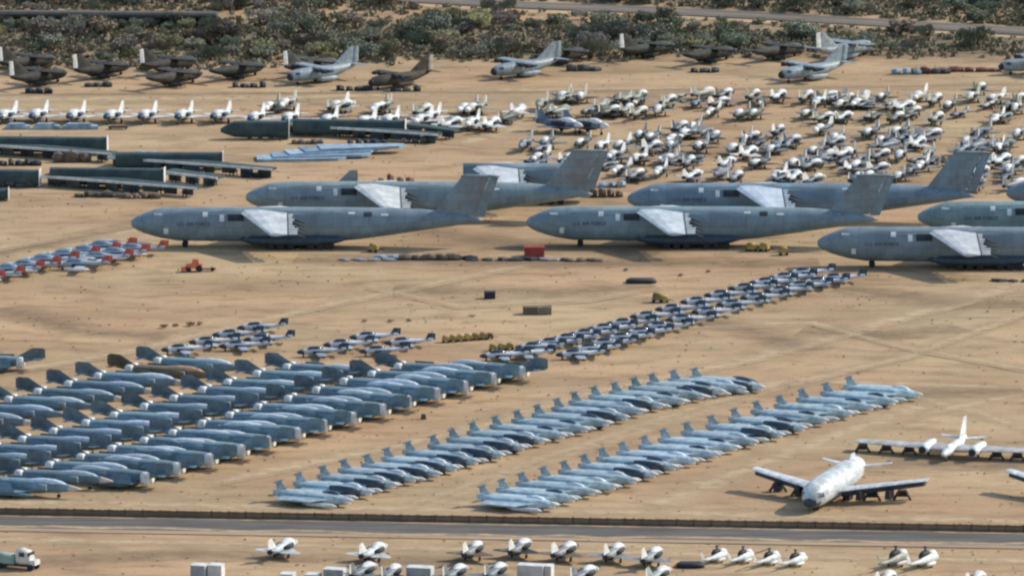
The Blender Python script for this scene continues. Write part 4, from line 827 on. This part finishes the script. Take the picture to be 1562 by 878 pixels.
# ------------------------------------------------------------------ slatted fence by the road
pa, pb = at(-330, RL(-330, 0)), at(1890, RL(1890, 0)); L = (pb-pa).length; n = int(L/3); r = math.atan2((pb-pa).y, (pb-pa).x)
fence = link('slatted_fence', None); fence.location = pa; fence.rotation_euler.z = r
tag(fence, 'long low brown slatted fence running along the road', 'fence')
rr = random.Random(5); pm = []
for v in range(4):
    mb = MB()
    for k in range(17): mb.box(.06+k*.172, .06+k*.172+.15, -.03+rr.uniform(-.02, .02), .03, .06, 1.3+rr.uniform(-.06, .07))
    mb.box(0, 2.98, .032, .09, .35, .45); mb.box(0, 2.98, .032, .09, 1.0, 1.1)
    pm.append(mb.mesh('fence_panel', 'slat_brown'))
post = MB().box(-.07, .07, -.1, .1, 0, 1.48).mesh('post', 'wood')
for k in range(n):
    o = link('fence_panel', pm[rr.randrange(4)], fence); o.location = (k*3+.01, 0, 0); o['kind'] = 'stuff'
    o = link('post', post, fence); o.location = (k*3, .1, 0)
# ------------------------------------------------------------------ far bridge, poles
pa, pb = at(-120, 40), at(330, 43); L = (pb-pa).length; r = math.atan2((pb-pa).y, (pb-pa).x)
P = [Part('deck', MB().box(0, L, 0, 6, 2.3, 3.0), 'bridge_dark', [Part('parapet', MB().box(0, L, -.25, -.004, 2.9, 3.5), 'concrete')]), Part('back_wall', MB().box(0, L, 4.6, 5.2, 0, 2.29), 'bridge_dark')]
for x in (6, 20, 30, 42, 52, 62): P.append(Part('pier', MB().box(x-.6, x+.6, .2, 1.4, 0, 2.29), 'concrete'))
place(P, 'low_bridge', 'long low concrete bridge with dark openings beyond the scrub', 'bridge', pa[:2], r)
for px, py, h, lab in ((403, 30, 6.5, 'wooden pole standing beyond the end of the low bridge'), (1003, 42, 8.0, 'thin wooden pole beside the far highway')):
    q = at(px, py); place([Part('pole', MB().tube((0, 0, 0), (0, 0, h), .2, .13), 'wood'), Part('crossarm', MB().box(-1.0, 1.0, -.08, .08, h-.8, h-.62), 'wood')], 'utility_pole', lab, 'utility pole', q[:2])
# ------------------------------------------------------------------ desert shrubs
def crown_mesh(seed, n=1300, rx=1.0, rz=.62):
    rr = random.Random(seed); mb = MB(); cl = []
    for k in range(11):
        a = rr.uniform(0, 6.28); q = rr.uniform(.15, .78)**.7; cl.append((math.cos(a)*q*rx, math.sin(a)*q*rx, rz*rr.uniform(.55, 1.45), rr.uniform(.24, .44)))
    for k in range(n):
        cx, cy, cz, cr = cl[k % len(cl)]; v = Vector((rr.gauss(0, 1), rr.gauss(0, 1), rr.gauss(0, .8))).normalized()*cr*rr.uniform(.5, 1.05)
        p = Vector((cx, cy, max(.06, cz+v.z*.8)))+Vector((v.x, v.y, 0)); u = Vector((rr.gauss(0, 1), rr.gauss(0, 1), rr.gauss(0, 1))).normalized(); t = u.orthogonal().normalized(); s_ = rr.uniform(.032, .066)
        mb.quad(p-u*s_-t*s_*.6, p+u*s_-t*s_*.6, p+u*s_+t*s_*.6, p-u*s_+t*s_*.6)
    return mb.mesh('crown', 'leaf')
def stem_mesh(seed):
    rr = random.Random(seed); mb = MB()
    for k in range(5):
        a = rr.uniform(0, 6.28); q = rr.uniform(.3, .7); mb.tube((math.cos(a)*.03, math.sin(a)*.03, 0), (math.cos(a)*q, math.sin(a)*q, rr.uniform(.5, .85)), .05, .015, n=5)
    return mb.mesh('trunk', 'bark')
CROWN = [crown_mesh(s_) for s_ in range(8)]; STEM = [stem_mesh(s_) for s_ in range(3)]
KINDS = {'grey-green': (.92, .98, .95), 'dark green': (.62, .76, .66), 'yellow-green': (1.15, 1.15, .75), 'dry brown': (1.15, .92, .85), 'purple-grey': (.95, .83, .95)}
def shrub(px, py, s_, kind, where, grp, flat=1.0):
    q = at(px, py); root = link('desert_shrub', None); root.location = (q.x, q.y, 0); root.rotation_euler.z = rnd.uniform(0, 6.28); root.scale = (s_, s_, s_*flat)
    tag(root, '%s desert shrub %s' % (kind, where), 'shrub', grp)
    c = link('crown', CROWN[rnd.randrange(8)], root); c.color = (*tone(KINDS[kind], .18), 1)
    link('trunk', STEM[rnd.randrange(3)], root)
def hwy(x):
    for a, b in zip(HW[:-1], HW[1:]):
        if a[0] <= x <= b[0]: return a[1]+(b[1]-a[1])*(x-a[0])/(b[0]-a[0])
    return -20
n = 0
while n < 270:
    x, y = rnd.uniform(-30, 1590), rnd.uniform(-6, 96)
    lim = 98 if x < 620 else 90 if x < 1000 else 82
    if y > lim: continue
    h = hwy(x); r = rnd.random()
    if x > 520 and h-9 < y < h+11: continue
    if 18 < y < 42 and x < 345: continue
    if x < 640 and 17 < y < 36 and r < .75: continue
    if x > 640 and h+9 < y < h+24 and r < .72: continue
    above = (x > 520 and y < h) or (x <= 520 and y < 16)
    k = rnd.random(); kind = ('dark green' if k < .45 else 'grey-green' if k < .9 else 'purple-grey') if above else ('grey-green' if k < .4 else 'dark green' if k < .6 else 'purple-grey' if k < .78 else 'yellow-green' if k < .92 else 'dry brown')
    where = ('beyond the far highway' if x > 520 else 'beyond the low bridge') if above else ('between the highway and the transports' if x > 520 else 'between the low bridge and the dark transports')
    shrub(x, y, rnd.choice((1.2, 1.7, 2.1, 2.5, 2.9, 3.4, 4.2))*rnd.uniform(.85, 1.15), kind, where, '%s shrubs %s' % (kind, where), rnd.uniform(.75, 1.15)); n += 1
for i in range(16): shrub(-10+i*23+jit(7), 44+jit(4), rnd.uniform(2.0, 3.4), 'grey-green', 'growing against the low bridge', 'shrubs against the low bridge', rnd.uniform(.8, 1.2))
for i, (px, py, s_) in enumerate(((250, 500, .9), (268, 498, .7), (290, 497, 1.0), (305, 495, .7))): shrub(px, py, s_, 'dry brown', 'on open sand beyond the trainer cluster', 'stumps on open sand', .8)
for i, (px, py) in enumerate(((556, 491), (596, 491), (624, 490), (720, 483), (955, 413), (1038, 421), (1080, 415))): shrub(px, py, .62, 'dry brown', 'standing tiny and alone on bare sand', 'tiny lone shrubs', .75)
# low ground brush nobody could count: one mesh of small tufts
rr = random.Random(11); mb = MB()
for k in range(14000):
    x, y = rr.uniform(-160, 1720), rr.uniform(-45, 112); h = hwy(x)
    if y > (104 if x < 420 else 96 if x < 620 else 92 if x < 1000 else 85)+rr.gauss(0, 4): continue
    if x > 520 and h-8 < y < h+9: continue
    if x < 345 and 20 < y < 44: continue
    if ((x < 640 and 17 < y < 36) or (x > 640 and h+9 < y < h+24)) and rr.random() < .6: continue
    q = at(x, y); s_ = rr.uniform(.5, 1.5)
    for j in range(7):
        a = rr.uniform(0, 6.28); c = Vector((q.x+math.cos(a)*s_*.5, q.y+math.sin(a)*s_*.5, 0)); u = Vector((math.cos(a+1.3), math.sin(a+1.3), 0))*s_*.3; t = Vector((rr.gauss(0, .3), rr.gauss(0, .3), s_*rr.uniform(.35, .8)))
        mb.quad(c-u, c+u, c+u*.7+t, c-u*.7+t)
o = link('ground_brush', mb.mesh('ground_brush', 'leaf')); o.color = (1.05, .95, .8, 1); tag(o, 'low grey-green ground brush spread between the desert shrubs', 'brush', None, 'stuff')

rr = random.Random(23); mb = MB()
for k in range(5200):
    x, y = rr.uniform(-80, 1640), rr.uniform(100, 880)
    if RL(x, -3) < y < RL(x, 22): continue
    if rr.random() > .35+.65*abs(math.sin(x*.006+y*.021)*math.cos(y*.013-x*.004)): continue
    q = at(x, y); s_ = rr.uniform(.08, .30)
    for j in range(4):
        a = rr.uniform(0, 6.28); c = Vector((q.x+math.cos(a)*s_*.9, q.y+math.sin(a)*s_*.5, 0)); u = Vector((math.cos(a+1.3), math.sin(a+1.3), 0))*s_*.5; t = Vector((rr.gauss(0, .06), rr.gauss(0, .06), s_*rr.uniform(.4, .9)))
        mb.quad(c-u, c+u, c+u*.7+t, c-u*.7+t)
o = link('dry_weeds', mb.mesh('dry_weeds', 'leaf')); o.color = (1.35, 1.02, .72, 1); tag(o, 'dry low weeds scattered over the open sand', 'weeds', None, 'stuff')
# clutter round the cut bombers
for px, py, w_, lab, m, h, n in ((30, 252, 9, 'dark heap of parts under the outermost bomber wing', 'dark', 1.6, 5), (110, 247, 8, 'brown mound of engine crates beside the outermost hull', 'crate_brown', 2.4, 3), (150, 300, 10, 'dark parts heap under the wing of the white-ended hull', 'camo', 1.3, 5), (215, 302, 8, 'brown parts heap beyond the white-ended hull wing', 'crate_brown', 1.2, 4),
                          (390, 270, 6, 'dark parts heap at the tip of the long green wing', 'dark', 1.5, 3), (25, 285, 8, 'mixed dark parts heap before the rust-stained hull', 'camo', 1.5, 4), (225, 238, 5, 'pale folded skin heap beside the middle hull', 'panel_blue', 1.5, 2), (470, 219, 7, 'small pale and brown parts heap before the long hull', 'crate_brown', .9, 5), (560, 220, 9, 'dark parts heap under the wing before the long hull', 'dark', 1.2, 5),
                          (640, 218, 7, 'dark parts heap at the end of the long hull', 'camo', 1.4, 4), (540, 138, 8, 'dark engine parts lying before the brown camouflaged transport', 'dark', 1.3, 4), (620, 139, 7, 'dark propeller parts beside the brown camouflaged transport', 'dark', 1.2, 3), (60, 142, 6, 'dark parts heap before the forward-standing transport', 'dark', 1.2, 3),
                          (150, 132, 6, 'dark parts heap beside the third white-ruddered transport', 'camo', 1.3, 3), (380, 133, 8, 'dark parts heap before the finless dark transport', 'dark', 1.3, 4), (1075, 110, 7, 'dark parts heap behind the lone green transport', 'dark', 1.3, 3), (890, 108, 8, 'dark parts heap beside the dark finless transport', 'camo', 1.5, 3)):
    scrap(px, py, w_, lab, m, h, n)
